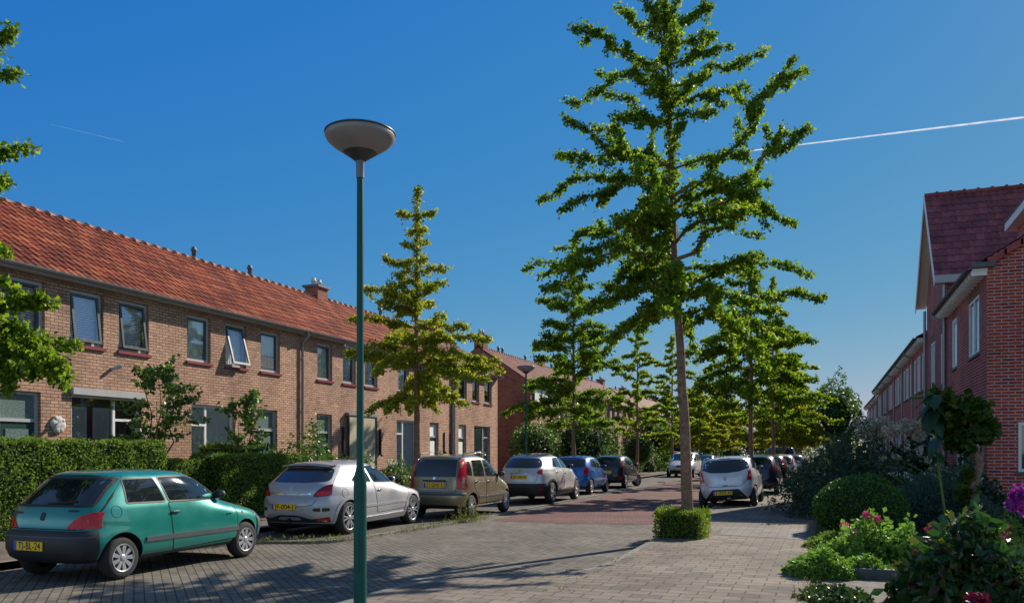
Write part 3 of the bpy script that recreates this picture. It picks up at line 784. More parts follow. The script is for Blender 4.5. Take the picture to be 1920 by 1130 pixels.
class Car:
    NR = 132
    def __init__(c, name, label, S, loc, rot=0, group='parked cars', roll=0, cat='car'):
        c.S = S; c.P = thing(name, label, cat, (0,0,0), 0, group)
        c.rear, c.front, c.wid = pchip(S['rear']), pchip(S['front']), pchip(S['wid'])
        c.nr, c.nf = pchip(S.get('nr', [(0,6),(2,6)])), pchip(S.get('nf', [(0,3.2),(2,3.6)]))
        c.z0, c.H = S['rear'][0][0], S['rear'][-1][0]
        c.make_body(); c.wheels()
        c.P.rotation_euler = (0, 0, 0)
        c.place(loc, rot, roll)
    def place(c, loc, rot, roll=0):
        # car x axis forward -> world +Y ; right side of the car = world +X
        c.P.matrix_world = Matrix.Translation(loc) @ Matrix.Rotation(rot, 4, 'Z') @ Matrix.Rotation(R(90), 4, 'Z') @ Matrix.Rotation(roll, 4, 'X')
    def ring(c, z, N=None, dense=720):
        xr, xf, w, nr, nf = c.rear(z), c.front(z), c.wid(z), c.nr(z), c.nf(z)
        xc, hx = (xr+xf)/2, (xf-xr)/2
        t = np.linspace(-math.pi, math.pi, dense+1); co, si = np.cos(t), np.sin(t)
        e = np.where(co < 0, nr, nf)
        X = xc + hx*np.sign(co)*np.abs(co)**(2/e); Y = w*np.sign(si)*np.abs(si)**(2/e)
        if N is None: return X, Y
        L = np.concatenate([[0], np.cumsum(np.hypot(np.diff(X), np.diff(Y)))]); s = np.linspace(0, L[-1], N+1)[:-1]
        return np.interp(s, L, X), np.interp(s, L, Y)
    def make_body(c):
        S = c.S; N = c.NR
        zz = np.linspace(c.z0, c.H, 600); pr = np.array([(c.rear(z), c.front(z), c.wid(z)) for z in zz])
        dl = np.hypot(np.hypot(np.diff(pr[:,0]), np.diff(pr[:,1])), np.hypot(np.diff(pr[:,2]), np.diff(zz)*2)); L = np.concatenate([[0], np.cumsum(dl)])
        zs = np.interp(np.linspace(0, L[-1], 84), L, zz)
        V = []; F = []
        for z in zs:
            X, Y = c.ring(z, N); V += [(X[i], Y[i], z) for i in range(N)]
        for r in range(len(zs)-1):
            for i in range(N):
                j = (i+1) % N; F.append((r*N+i, r*N+j, (r+1)*N+j, (r+1)*N+i))
        F.append(tuple(range(N-1,-1,-1))); F.append(tuple(range((len(zs)-1)*N, len(zs)*N)))
        me = bpy.data.meshes.new('body'); me.from_pydata(V, [], F); me.validate()
        bm = bmesh.new(); bm.from_mesh(me); bmesh.ops.recalc_face_normals(bm, faces=bm.faces)
        c.bvh = BVHTree.FromBMesh(bm); bm.to_mesh(me); bm.free()
        o = bpy.data.objects.new('body', me); COL.objects.link(o)
        # wheel arches: cut with cylinders
        cut = bmesh.new(); W = S['W']/2; ra = S['ra']
        for x in (S['ro'], S['ro']+S['wb']):
            for sg in (-1, 1):
                cx, cz = x, S['r']+S.get('adz', .01)
                mat = Matrix.Translation((cx, sg*(W-.02), cz)) @ Matrix.Rotation(R(90), 4, 'X')
                bmesh.ops.create_cone(cut, cap_ends=True, segments=44, radius1=ra, radius2=ra, depth=.52, matrix=mat)
        cme = bpy.data.meshes.new('cut'); cut.to_mesh(cme); cut.free()
        co = bpy.data.objects.new('cut', cme); COL.objects.link(co)
        md = o.modifiers.new('b', 'BOOLEAN'); md.operation = 'DIFFERENCE'; md.object = co; md.solver = 'EXACT'
        dg = bpy.context.evaluated_depsgraph_get(); dg.update()
        m2 = bpy.data.meshes.new_from_object(o.evaluated_get(dg)); o.modifiers.clear()
        if len(m2.polygons) > 500: o.data = m2
        bpy.data.objects.remove(co)
        me = o.data; me.materials.clear(); me.materials.append(S['paint']); me.materials.append(M_shade); me.materials.append(S.get('lower', M_blk))
        me.materials.append(S.get('roofmat', S['paint']))
        zl = S.get('zlow', c.z0+.03); zroof = S.get('zroof', 99)
        for p in me.polygons:
            x, y, z = p.center; p.material_index = 0; p.use_smooth = True
            if z < zl: p.material_index = 2
            if z > zroof: p.material_index = 3
            for wx in (S['ro'], S['ro']+S['wb']):
                if math.hypot(x-wx, z-S['r']-S.get('adz', .01)) < ra+.004 and abs(y) < c.wid(z)-.004 and z < S['r']+ra+.03:
                    if math.hypot(x-wx, z-S['r']-S.get('adz',.01)) < ra-.004 or abs(p.normal.y) < .5: p.material_index = 1
            if z < c.z0+.005: p.material_index = 1
        me.update(); me.set_sharp_from_angle(angle=R(38))
        o.parent = c.P; c.body = o
    # ---- projection of outlines on to the body
    DIRS = {'R': (Vector((0,1,0)), lambda a,b: Vector((a,-3,b))), 'L': (Vector((0,-1,0)), lambda a,b: Vector((a,3,b))),
            'B': (Vector((1,0,0)), lambda a,b: Vector((-3,a,b))), 'F': (Vector((-1,0,0)), lambda a,b: Vector((8,a,b))),
            'T': (Vector((0,0,-1)), lambda a,b: Vector((a,b,4)))}
    def hit(c, d, a, b):
        dv, org = c.DIRS[d]; o = org(a, b); h = c.bvh.ray_cast(o, dv)
        if d in 'BF':
            edge = c.rear(b) if d == 'B' else c.front(b); lim = .26
            k = 0
            while (h[0] is None or abs(h[0].x-edge) > lim) and k < 60: a *= .99; k += 1; h = c.bvh.ray_cast(org(a, b), dv)
        if h[0] is None:
            h = c.bvh.find_nearest(o + dv*(3.4 if d != 'F' else 4.5)) if False else c.bvh.find_nearest(o + dv*3)
        p, n = h[0], h[1]
        if n.dot(dv) > 0: n = -n
        return p, n
    def patch(c, name, mat, d, poly, off=.004, smooth=2, g=.07, parent=None, rim=.012, solid=None):
        if smooth: poly = chaikin(poly, smooth)
        bm = bmesh.new(); vs = [bm.verts.new((a, b, 0)) for a, b in poly]; bm.faces.new(vs)
        A = np.array(poly); 
        for ax in (0, 1):
            lo, hi = A[:,ax].min(), A[:,ax].max(); k = max(1, int((hi-lo)/g))
            for i in range(1, k):
                q = [0,0,0]; q[ax] = lo+(hi-lo)*i/k; nn = [0,0,0]; nn[ax] = 1
                bmesh.ops.bisect_plane(bm, geom=bm.verts[:]+bm.edges[:]+bm.faces[:], plane_co=q, plane_no=nn)
        bmesh.ops.triangulate(bm, faces=[f for f in bm.faces if len(f.verts) > 4])
        bm.verts.ensure_lookup_table(); V = []; inner = []
        for v in bm.verts:
            p, n = c.hit(d, v.co.x, v.co.y); V.append(p+n*off); inner.append(p-n*rim)
        F = [[v.index for v in f.verts] for f in bm.faces]
        bm.verts.index_update()
        F = [[v.index for v in f.verts] for f in bm.faces]
        bd = [(e.verts[0].index, e.verts[1].index) for e in bm.edges if len(e.link_faces) == 1]
        n = len(V); V = V + inner
        dv = c.DIRS[d][0]
        G = []
        for f in F:
            a, b, e = V[f[0]], V[f[1]], V[f[2]]
            G.append(f if (b-a).cross(e-a).dot(dv) < 0 else f[::-1])
        G += [(a, b, n+b, n+a) for a, b in bd]
        me = bpy.data.meshes.new(name); me.from_pydata([tuple(v) for v in V], [], G); me.materials.append(mat)
        me.polygons.foreach_set('use_smooth', [True]*len(G)); me.validate(); me.update(); me.set_sharp_from_angle(angle=R(45))
        bm.free(); o = bpy.data.objects.new(name, me); COL.objects.link(o); o.parent = parent or c.P; return o
    def line(c, name, mat, d, pts, w=.008, off=.002, parent=None, closed=False, thick=.006, smooth=0):
        if smooth: pts = chaikin(pts, smooth, closed)
        if closed: pts = list(pts)+[pts[0]]
        P = [np.array(p, float) for p in pts]; Q = []
        for a, b in zip(P[:-1], P[1:]):
            k = max(1, int(np.hypot(*(b-a))/.05)); Q += [a+(b-a)*i/k for i in range(k)]
        Q.append(P[-1]); V = []; F = []
        for i, q in enumerate(Q):
            t = Q[min(i+1, len(Q)-1)] - Q[max(i-1, 0)]; t = t/(np.hypot(*t)+1e-9); nn = np.array([-t[1], t[0]])*w/2
            for sg in (1, -1):
                p, n = c.hit(d, *(q+nn*sg)); V += [p+n*off, p-n*thick]
        for i in range(len(Q)-1):
            a, b = i*4, (i+1)*4
            F += [(a, a+2, b+2, b), (a+1, a, b, b+1), (a+2, a+3, b+3, b+2)]
        me = bpy.data.meshes.new(name); me.from_pydata([tuple(v) for v in V], [], F); me.materials.append(mat); me.update()
        o = bpy.data.objects.new(name, me); COL.objects.link(o); o.parent = parent or c.P; return o
    def band(c, name, mat, zs, xmax, off=.01, parent=None, front=False, M=64, xt=None):
        """strip of trim wrapped round the tail (or nose) between the heights zs, forward to xmax"""
        rows = []
        for k, z in enumerate(zs):
            X, Y = c.ring(z); xm = xmax if xt is None else xmax+(xt-xmax)*k/(len(zs)-1)
            if front: X = np.roll(X[:-1], 360); Y = np.roll(Y[:-1], 360)
            msk = (X <= xm) if not front else (X >= xm)
            idx = np.where(msk)[0]; mid = len(X)//2
            hi = [i for i in idx if i > mid]; lo = [i for i in idx if i <= mid]
            od = hi + lo
            x, y = X[od], Y[od]; L = np.concatenate([[0], np.cumsum(np.hypot(np.diff(x), np.diff(y)))]); s = np.linspace(0, L[-1], M)
            x, y = np.interp(s, L, x), np.interp(s, L, y)
            tx, ty = np.gradient(x), np.gradient(y); l = np.hypot(tx, ty)+1e-9; nx, ny = ty/l, -tx/l
            if np.mean(nx*(x-(c.rear(z)+c.front(z))/2)+ny*y) < 0: nx, ny = -nx, -ny
            oo = off if 0 < k < len(zs)-1 else off*.35
            rows.append([(x[i]+nx[i]*oo, y[i]+ny[i]*oo, z) for i in range(M)])
            if k in (0, len(zs)-1):
                inn = [(x[i]-nx[i]*.02, y[i]-ny[i]*.02, z) for i in range(M)]
                if k == 0: rows.insert(0, inn)
                else: rows.append(inn)
        V = [p for r in rows for p in r]; F = [(r*M+i, r*M+i+1, (r+1)*M+i+1, (r+1)*M+i) for r in range(len(rows)-1) for i in range(M-1)]
        for r in range(len(rows)-1):
            pass
        me = bpy.data.meshes.new(name); me.from_pydata(V, [], F); me.materials.append(mat); me.polygons.foreach_set('use_smooth', [True]*len(F)); me.update()
        bm = bmesh.new(); bm.from_mesh(me); bmesh.ops.recalc_face_normals(bm, faces=bm.faces); bm.to_mesh(me); bm.free(); me.set_sharp_from_angle(angle=R(40))
        o = bpy.data.objects.new(name, me); COL.objects.link(o); o.parent = parent or c.P; return o
    def wheels(c):
        S = c.S; r = S['r']; rr = S.get('rim', .62)*r; st = S.get('spokes', 9); n = 40; tw = S.get('tw', .19)
        base = thing('wheel', None, None); 
        q = MB(); tr = r
        q.lathe([(rr, 0), (rr+.012, .004), (tr-.055, -.004+.0), (tr-.02, .012), (tr-.004, .035), (tr, .05), (tr, tw-.05), (tr-.02, tw-.012), (rr, tw)], n, 0, (0,0,0), 'y')
        for v in range(3):
            q.lathe([(tr+.0006, .06+v*.03), (tr-.006, .064+v*.03), (tr-.006, .068+v*.03), (tr+.0006, .072+v*.03)], n, 0, (0,0,0), 'y')
        ty = q.build('tyre', M_tyre, base)
        q = MB(); q.lathe([(0,.07), (rr-.02,.07), (rr-.02,.008), (rr-.006,.0), (rr+.002,.003), (rr+.002,.02)], n, 0, (0,0,0), 'y')
        q.lathe([(0,.004), (.03,.004), (.05,.012), (.052,.05), (.0,.05)], 20, 1, (0,0,0), 'y')
        sw = S.get('sw', .3)
        for k in range(st):
            a = 2*math.pi*k/st; ca, sa = math.cos(a), math.sin(a)
            def rp(rad, off, y): return (rad*ca-off*sa, y, rad*sa+off*ca)
            w0, w1 = S.get('w0', .022), S.get('w1', .034)
            ends = [(w1, 0)] if not S.get('fork') else [(.013, .045), (.013, -.045)]
            for wv, sh in ends:
                w0_ = w0 if not S.get('fork') else .016
                vs = [rp(.03,-w0_,.012), rp(.03,w0_,.012), rp(rr-.012,sh+wv,.008), rp(rr-.012,sh-wv,.008), rp(.03,-w0_,.045), rp(.03,w0_,.045), rp(rr-.012,sh+wv,.05), rp(rr-.012,sh-wv,.05)]
                q.add(vs, [(0,1,2,3),(7,6,5,4),(0,4,5,1),(1,5,6,2),(2,6,7,3),(3,7,4,0)], 1)
        # dark back of the rim: first lathe uses slot 0, spokes and lip slot 1
        for i in range(len(q.f)):
            if q.m[i] == 0:
                P_ = [q.v[j] for j in q.f[i]]
                if min(math.hypot(p[0], p[2]) for p in P_) > rr-.021 and max(p[1] for p in P_) < .03: q.m[i] = 1
        q.build('rim', [M_shade, M_rim if not S.get('rimmat') else S['rimmat']], base)
        yo = S['W']/2 - S.get('inset', .03)
        first = True
        for x in (S['ro'], S['ro']+S['wb']):
            for sg in (-1, 1):
                w = base if first else copy_tree(base); first = False
                w.parent = c.P; w.location = (x, sg*yo, r)
                st_ = S.get('steer', 0) if x > S['ro'] else 0
                w.rotation_euler = (0, 0, (0 if sg < 0 else math.pi) + st_)
    def plate(c, text, z, y=0, w=.52, h=.11, tilt=0, d='B', dx=.012, mat=None):
        p, n = c.hit(d, y, z)
        sg = -1 if d == 'B' else 1
        q = MB(); q.box(-.006, -w/2, -h/2, .006, w/2, h/2)
        o = q.build('number_plate', M_plate if mat is None else mat, c.P); o.location = (p.x + sg*(dx), y, z); o.rotation_euler = (0, tilt, 0 if d == 'F' else math.pi)
        q = MB(); q.box(.0062, w/2-.045, -h/2+.002, .0075, w/2-.003, h/2-.002) if False else q.box(.0062, -w/2+.003, -h/2+.002, .0078, -w/2+.045, h/2-.002)
        q.build('plate_band', M_pblue, o)
        if text:
            cu = bpy.data.curves.new('plate_text', 'FONT'); cu.body = text; cu.size = h*1.02; cu.align_x = 'CENTER'; cu.align_y = 'CENTER'; cu.extrude = .0008; cu.offset = .0015; cu.space_character = 1.08
            to = bpy.data.objects.new('t', cu); COL.objects.link(to); dg = bpy.context.evaluated_depsgraph_get()
            me = bpy.data.meshes.new_from_object(to.evaluated_get(dg)); bpy.data.objects.remove(to)
            me.materials.clear(); me.materials.append(M_ink)
            xs = [v.co.x for v in me.vertices]; k = min(1.25, (w-.105)/(max(xs)-min(xs)))
            me.transform(Matrix.Diagonal((k, 1.12, 1, 1)))
            t = bpy.data.objects.new('plate_text', me); COL.objects.link(t); t.parent = o; t.location = (.0072, .024, -.002); t.rotation_euler = (R(90), 0, R(90))
        return o
    def mirror_cap(c, x, z, mat, out=.1, sz=(.055,.10,.065)):
        for sg, d in ((-1,'R'), (1,'L')):
            p, n = c.hit(d, x, z)
            q = MB(); q.ball((x-.02, p.y+sg*out, z+.035), sz, 14, 0, .8); q.tube([(x, p.y, z-.01), (x-.0, p.y+sg*out*.7, z+.02)], .022, 8, 1)
            q.ball((x-.06, p.y+sg*out, z+.035), (.022,sz[1]*.86,sz[2]*.84), 12, 2, .8)
            q.build('side_mirror', [mat, M_blk, M_carglass], c.P)
    def both(c, fn, *a, **k):
        return [fn(a[0], a[1], d, *a[2:], **k) for d in ('R', 'L')]
    def door(c, poly, handle=None, hm=None, off=.0035, smooth=1):
        for d in ('R', 'L'):
            c.line('door_seam', M_shade, d, poly, .012, .0015, closed=True, smooth=smooth)
            A = np.array(poly); cen = A.mean(0); sh = [tuple(cen+(p-cen)*(1-.012/max(.3,np.hypot(*(p-cen))))) for p in A]
            o = c.patch('door', c.S['paint'], d, sh, off, smooth, rim=.004, g=.06)
            if handle:
                x, z = handle; p, n = c.hit(d, x, z); q = MB(); q.ball((x, p.y+n.y*.018, z), (.085,.014,.017), 12, 0, .7); q.build('handle', hm or c.S['paint'], o)

def mirror_poly(p): return [(-a, b) for a, b in p]
def arch_trim(c, mat, w=.05, off=.012, name='arch_trim'):
    S = c.S
    for x in (S['ro'], S['ro']+S['wb']):
        for d in ('R', 'L'):
            rr = S['ra']+w/2-.004
            pts = [(x+rr*math.cos(t), S['r']+S.get('adz',.01)+rr*math.sin(t)) for t in np.linspace(R(-12), R(192), 26)]
            pts = [p for p in pts if p[1] > c.z0+.02]
            c.line(name, mat, d, pts, w, off, thick=.01)
def lrpatch(c, name, mat, d, poly, **k):
    a = c.patch(name, mat, d, poly, **k); b = c.patch(name, mat, d, mirror_poly(poly), **k); return a, b
def rearlid(c, poly, smooth=1): c.line('tailgate_seam', M_shade, 'B', poly, .01, .0015, closed=True, smooth=smooth)
def diamond(c, y, z, s, mat, d='B', name='badge'):
    k = s*.62
    c.line(name, mat, d, [(y-k, z), (y, z+s), (y+k, z), (y, z-s)], s*.36, .008, closed=True)
def circ(x, z, r, n=14): return [(x+r*math.cos(2*math.pi*i/n), z+r*math.sin(2*math.pi*i/n)) for i in range(n)]

# --- teal three-door hatchback
S = dict(L=3.68, W=1.59, r=.272, ra=.315, ro=.62, wb=2.385, paint=P_teal, rim=.66, spokes=9, w0=.016, w1=.03, zlow=.27,
  rear=[(.24,.12),(.32,.03),(.45,0),(.62,.03),(.66,.07),(.80,.10),(.92,.16),(1.0,.24),(1.27,.52),(1.33,.60),(1.36,.80),(1.38,1.5)],
  front=[(.24,3.55),(.35,3.66),(.5,3.68),(.62,3.63),(.70,3.53),(.78,3.28),(.87,2.95),(.93,2.74),(1.1,2.45),(1.28,2.13),(1.34,1.93),(1.38,1.56)],
  wid=[(.24,.72),(.34,.775),(.5,.795),(.7,.79),(.88,.765),(.95,.742),(1.25,.61),(1.32,.54),(1.36,.38),(1.38,.06)], nr=[(0,5.5),(.9,5.5),(1.3,4.5),(1.5,3)], nf=[(0,4.6),(.6,4.2),(.9,3.0),(1.0,4.2),(1.3,4.2),(1.5,3)])
c = Car('parked_car', 'teal three-door hatchback with black bumper and yellow plate, nearest car at the lower left', S, (-9.05, 7.5, 0))
c.both(c.patch, 'side_window', M_carglass, [(.70,.965),(1.34,.955),(1.25,1.255),(.76,1.25)], off=.004, smooth=1)
c.both(c.patch, 'side_window', M_carglass, [(1.43,.955),(2.52,.94),(2.05,1.22),(1.86,1.262),(1.34,1.262)], off=.004, smooth=1)
for d in 'RL':
    c.line('window_trim', M_blk, d, [(.70,.955),(1.36,.945),(1.26,1.265),(.75,1.26)], .018, .005, closed=True, smooth=1)
    c.line('window_trim', M_blk, d, [(1.42,.945),(2.56,.93),(2.06,1.235),(1.87,1.275),(1.33,1.272)], .018, .005, closed=True, smooth=1)
    c.line('side_moulding', M_gryp, d, [(.97,.475),(2.80,.475)], .06, .014)
    c.line('fuel_cap', M_shade, d, circ(.53,.86,.075), .006, .002, closed=True) if d == 'R' else None
    c.patch('turn_lamp', M_orange, d, circ(2.93,.70,.022,8), off=.006, smooth=0)
c.door([(1.39,.93),(2.63,.925),(2.79,.72),(2.77,.33),(1.47,.29)], (1.49,.80), M_blk)
c.patch('rear_window', M_carglass, 'B', [(-.62,.95),(.62,.95),(.55,1.26),(-.55,1.26)], smooth=1)
c.line('rear_window_trim', M_blk, 'B', [(-.63,.94),(.63,.94),(.56,1.27),(-.56,1.27)], .025, .005, closed=True, smooth=1)
c.patch('windshield', M_carglass, 'F', [(-.62,.98),(.62,.98),(.52,1.27),(-.52,1.27)], smooth=1)
lrpatch(c, 'tail_light', M_red, 'B', [(-.40,.668),(-.765,.668),(-.762,.86),(-.66,.87),(-.52,.80)], off=.008, smooth=1)
rearlid(c, [(-.62,.66),(.62,.66),(.70,.90),(.60,1.30),(-.60,1.30),(-.70,.90)])
bmp = c.band('rear_bumper', M_blk, [.25,.30,.40,.52,.60,.645], .285, .016); c.line('bumper_groove', M_gryp, 'B', [(-.72,.565),(.72,.565)], .012, .022, parent=bmp)
c.band('front_bumper', M_gryp, [.26,.32,.45,.56,.60], 3.34, .016, front=True)
c.patch('badge', M_blk, 'B', [(-.035,.76),(.035,.76),(.035,.86),(-.035,.86)], off=.008, smooth=1)
c.line('wiper', M_blk, 'B', [(.02,.96),(-.42,.99)], .018, .014); c.line('model_script', M_blk, 'B', [(-.38,.885),(-.52,.885)], .022, .004); c.line('maker_script', M_blk, 'B', [(.36,.85),(.58,.85)], .024, .004)
c.line('side_script', M_chrome, 'R', [(2.52,.695),(2.64,.70)], .02, .006)
c.plate('TJ-BL-24', .455, y=.10, w=.47, dx=.022); c.mirror_cap(2.50, .955, M_blk)
lrpatch(c, 'headlight', M_clear, 'F', [(-.42,.60),(-.68,.62),(-.68,.70),(-.44,.69)], off=.006)
CT = c
# --- silver coupe hatch
S = dict(L=4.29, W=1.76, r=.322, ra=.355, ro=.78, wb=2.614, paint=P_silver, rim=.735, spokes=6, fork=True, tw=.22, zlow=.24, inset=.02, adz=.0,
  rear=[(.20,.16),(.28,.07),(.42,.01),(.58,0),(.70,.03),(.76,.07),(.86,.09),(.97,.15),(1.03,.22),(1.30,.60),(1.34,.66),(1.37,.82),(1.43,1.9)],
  front=[(.20,4.1),(.33,4.26),(.5,4.29),(.64,4.22),(.74,4.05),(.83,3.65),(.93,3.18),(.98,2.98),(1.1,2.72),(1.28,2.35),(1.37,2.1),(1.43,1.94)],
  wid=[(.20,.80),(.32,.86),(.55,.88),(.75,.872),(.92,.83),(1.0,.79),(1.28,.64),(1.35,.55),(1.40,.38),(1.43,.06)], nr=[(0,4.6),(.9,4.4),(1.3,3.6),(1.5,3)], nf=[(0,4.6),(.6,4.2),(.9,2.9),(1.0,3.6),(1.3,3.8),(1.5,3)])
c = Car('parked_car', 'silver three-door coupe hatchback with large alloy wheels and roof spoiler, behind the lamp post', S, (-9.38, 13.1, .03))
c.both(c.patch, 'side_window', M_carglass, [(.95,1.03),(1.66,.985),(1.56,1.285),(1.35,1.25)], smooth=1)
c.both(c.patch, 'side_window', M_carglass, [(1.74,.98),(3.02,.94),(2.42,1.22),(2.1,1.305),(1.64,1.30)], smooth=1)
for d in 'RL':
    c.line('window_trim', M_blk, d, [(.90,1.02),(1.7,.97),(3.05,.93)], .014, .005)
    c.line('side_crease', P_silver, d, [(1.2,.52),(3.05,.54)], .05, .012); c.line('sill_skirt', P_silver, d, [(1.22,.255),(3.0,.27)], .10, .03, thick=.02)
c.door([(1.70,.965),(3.03,.93),(3.2,.75),(3.15,.40),(1.80,.36)], (1.88,.82), M_chrome)
c.patch('rear_window', M_carglass, 'B', [(-.66,1.03),(-.3,1.005),(.3,1.005),(.66,1.03),(.56,1.27),(-.56,1.27)], smooth=2)
c.patch('windshield', M_carglass, 'F', [(-.66,1.02),(.66,1.02),(.56,1.34),(-.56,1.34)], smooth=1)
rearlid(c, [(-.5,.60),(-.2,.56),(.2,.56),(.5,.60),(.58,.78),(.74,1.0),(.62,1.30),(-.62,1.30),(-.74,1.0),(-.58,.78)])
for sg in (1, -1):
    pl = [(-.45,.74),(-.74,.76),(-.835,.90),(-.80,.985),(-.66,.97),(-.55,.88)]; pl = pl if sg > 0 else mirror_poly(pl)
    o = c.patch('tail_light', M_redd, 'B', pl, off=.008)
    pi = [(-.49,.755),(-.72,.775),(-.76,.84),(-.58,.86)]; c.patch('brake_lamp', M_red, 'B', pi if sg > 0 else mirror_poly(pi), off=.012, parent=o)
c.line('chrome_strip', M_chrome, 'B', [(-.44,.80),(-.2,.785),(.2,.785),(.44,.80)], .028, .012)
c.line('badge', M_chrome, 'B', circ(0,.89,.04), .010, .012, closed=True); c.line('badge', M_chrome, 'B', [(-.055,.89),(.055,.89)], .008, .012)
lrpatch(c, 'bumper_vent', M_blk, 'B', [(-.50,.475),(-.76,.475),(-.76,.54),(-.50,.54)], off=.005)
c.patch('diffuser', M_blk, 'B', [(-.76,.27),(.76,.27),(.74,.37),(.45,.33),(.2,.40),(-.2,.40),(-.45,.33),(-.74,.37)], off=.006, smooth=1)
lrpatch(c, 'reflector', M_red, 'B', [(-.56,.31),(-.74,.31),(-.74,.345),(-.56,.345)], off=.012)
q = MB(); q.tube([(.02,0,.30),(.35,0,.31)], .045, 12, 0); q.build('exhaust_pipe', M_shade, c.P)
# roof spoiler
q = MB(); vs = []
for y in np.linspace(-.54, .54, 13):
    e = abs(y/.54)**3*.06; vs += [(.50+e, y, 1.345-.03*abs(y/.54)**2), (.84, y, 1.40-.06*abs(y/.54)**2), (.52+e, y, 1.315-.03*abs(y/.54)**2)]
q.add(vs, [f for i in range(12) for f in ((3*i,3*i+3,3*i+4,3*i+1), (3*i+2,3*i+5,3*i+3,3*i), (3*i+1,3*i+4,3*i+5,3*i+2))], 0, True); q.build('spoiler', P_silver, c.P)
c.patch('brake_strip', M_redd, 'B', [(-.14,1.285),(.14,1.285),(.14,1.31),(-.14,1.31)], off=.03, smooth=0)
q = MB(); q.tube([(.95,0,1.38),(.86,0,1.47)], [.012,.003], 6); q.build('antenna', M_blk, c.P)
arch_trim(c, P_silver, .06, .016); c.plate('JF-004-J', .555, y=.10, dx=.018); c.mirror_cap(2.98, .965, P_silver, .11)
lrpatch(c, 'headlight', M_clear, 'F', [(-.42,.62),(-.78,.66),(-.78,.78),(-.5,.72)], off=.006)
c.line('fuel_cap', M_shade, 'R', circ(.66,.80,.085), .006, .002, closed=True)
# --- gold tall hatch
S = dict(L=3.54, W=1.58, r=.285, ra=.33, ro=.60, wb=2.30, paint=P_gold, rim=.66, spokes=8, w0=.02, w1=.026, zlow=.27,
  rear=[(.24,.14),(.34,.03),(.5,0),(.62,.02),(.68,.05),(.95,.08),(1.05,.11),(1.42,.28),(1.47,.36),(1.50,.6),(1.54,1.5)],
  front=[(.24,3.42),(.35,3.52),(.55,3.54),(.72,3.46),(.85,3.22),(.97,2.82),(1.05,2.62),(1.25,2.3),(1.42,2.0),(1.49,1.8),(1.54,1.54)],
  wid=[(.24,.71),(.36,.775),(.6,.79),(.85,.785),(1.0,.757),(1.4,.64),(1.47,.57),(1.51,.42),(1.54,.06)], nr=[(0,6),(.9,7),(1.3,6),(1.5,4)], nf=[(0,4.6),(.6,4.2),(.9,3.2),(1.0,4.5),(1.3,4.5),(1.5,3)])
c = Car('parked_car', 'gold tall five-door hatchback with roof rails and tall red tail lights', S, (-8.64, 17.72, .03))
c.both(c.patch, 'side_window', M_carglass, [(.30,1.04),(.62,1.02),(.62,1.36),(.42,1.37)], smooth=1)
c.both(c.patch, 'side_window', M_carglass, [(.69,1.01),(1.36,.99),(1.36,1.39),(.76,1.385)], smooth=1)
c.both(c.patch, 'side_window', M_carglass, [(1.44,.99),(2.42,.975),(1.92,1.33),(1.78,1.385),(1.44,1.39)], smooth=1)
for d in 'RL': c.line('side_moulding', M_gryp, d, [(.95,.50),(2.60,.50)], .045, .012); c.line('sill_moulding', M_gryp, d, [(.94,.28),(2.6,.28)], .03, .01)
c.door([(1.42,.975),(2.45,.965),(2.60,.75),(2.58,.34),(1.43,.34)], (1.56,.86), M_chrome)
c.door([(.66,1.0),(1.40,.98),(1.40,.34),(1.0,.34),(.92,.55),(.70,.72)], (.80,.88), M_chrome)
c.patch('rear_window', M_carglass, 'B', [(-.545,1.0),(.545,1.0),(.51,1.41),(-.51,1.41)], smooth=1)
c.patch('windshield', M_carglass, 'F', [(-.62,1.08),(.62,1.08),(.54,1.41),(-.54,1.41)], smooth=1)
lrpatch(c, 'tail_light', M_red, 'B', [(-.575,.70),(-.745,.70),(-.745,1.02),(-.665,1.42),(-.56,1.42),(-.585,1.02)], off=.012, smooth=1)
c.band('bumper_strip', M_gryp, [.565,.58,.60,.615], .27, .014)
rearlid(c, [(-.56,.63),(.56,.63),(.57,1.0),(.53,1.45),(-.53,1.45),(-.57,1.0)])
c.line('plate_recess', M_shade, 'B', [(-.32,.74),(.32,.74),(.32,.90),(-.32,.90)], .01, .003, closed=True)
c.patch('boot_handle', M_blk, 'B', [(-.30,.885),(.30,.885),(.30,.925),(-.30,.925)], off=.012, smooth=0)
c.patch('badge', M_chrome, 'B', circ(0,.965,.035), off=.01, smooth=0)
c.plate('51-GNV-5', .80, dx=.014); c.mirror_cap(2.36, 1.0, M_blk)
for sg in (-1, 1):
    q = MB(); q.tube([(.45,sg*.57,1.46),(.50,sg*.57,1.545),(.9,sg*.585,1.575),(1.4,sg*.585,1.575),(1.75,sg*.57,1.535),(1.80,sg*.57,1.46)], .016, 8); q.build('roof_rail', M_gryp, c.P)
q = MB(); q.tube([(2.0,.3,1.42),(1.8,.3,1.62)], [.006,.003], 6); q.build('antenna', M_blk, c.P)
c.patch('lower_bumper', M_blk, 'B', [(-.62,.255),(.62,.255),(.6,.33),(-.6,.33)], off=.006)
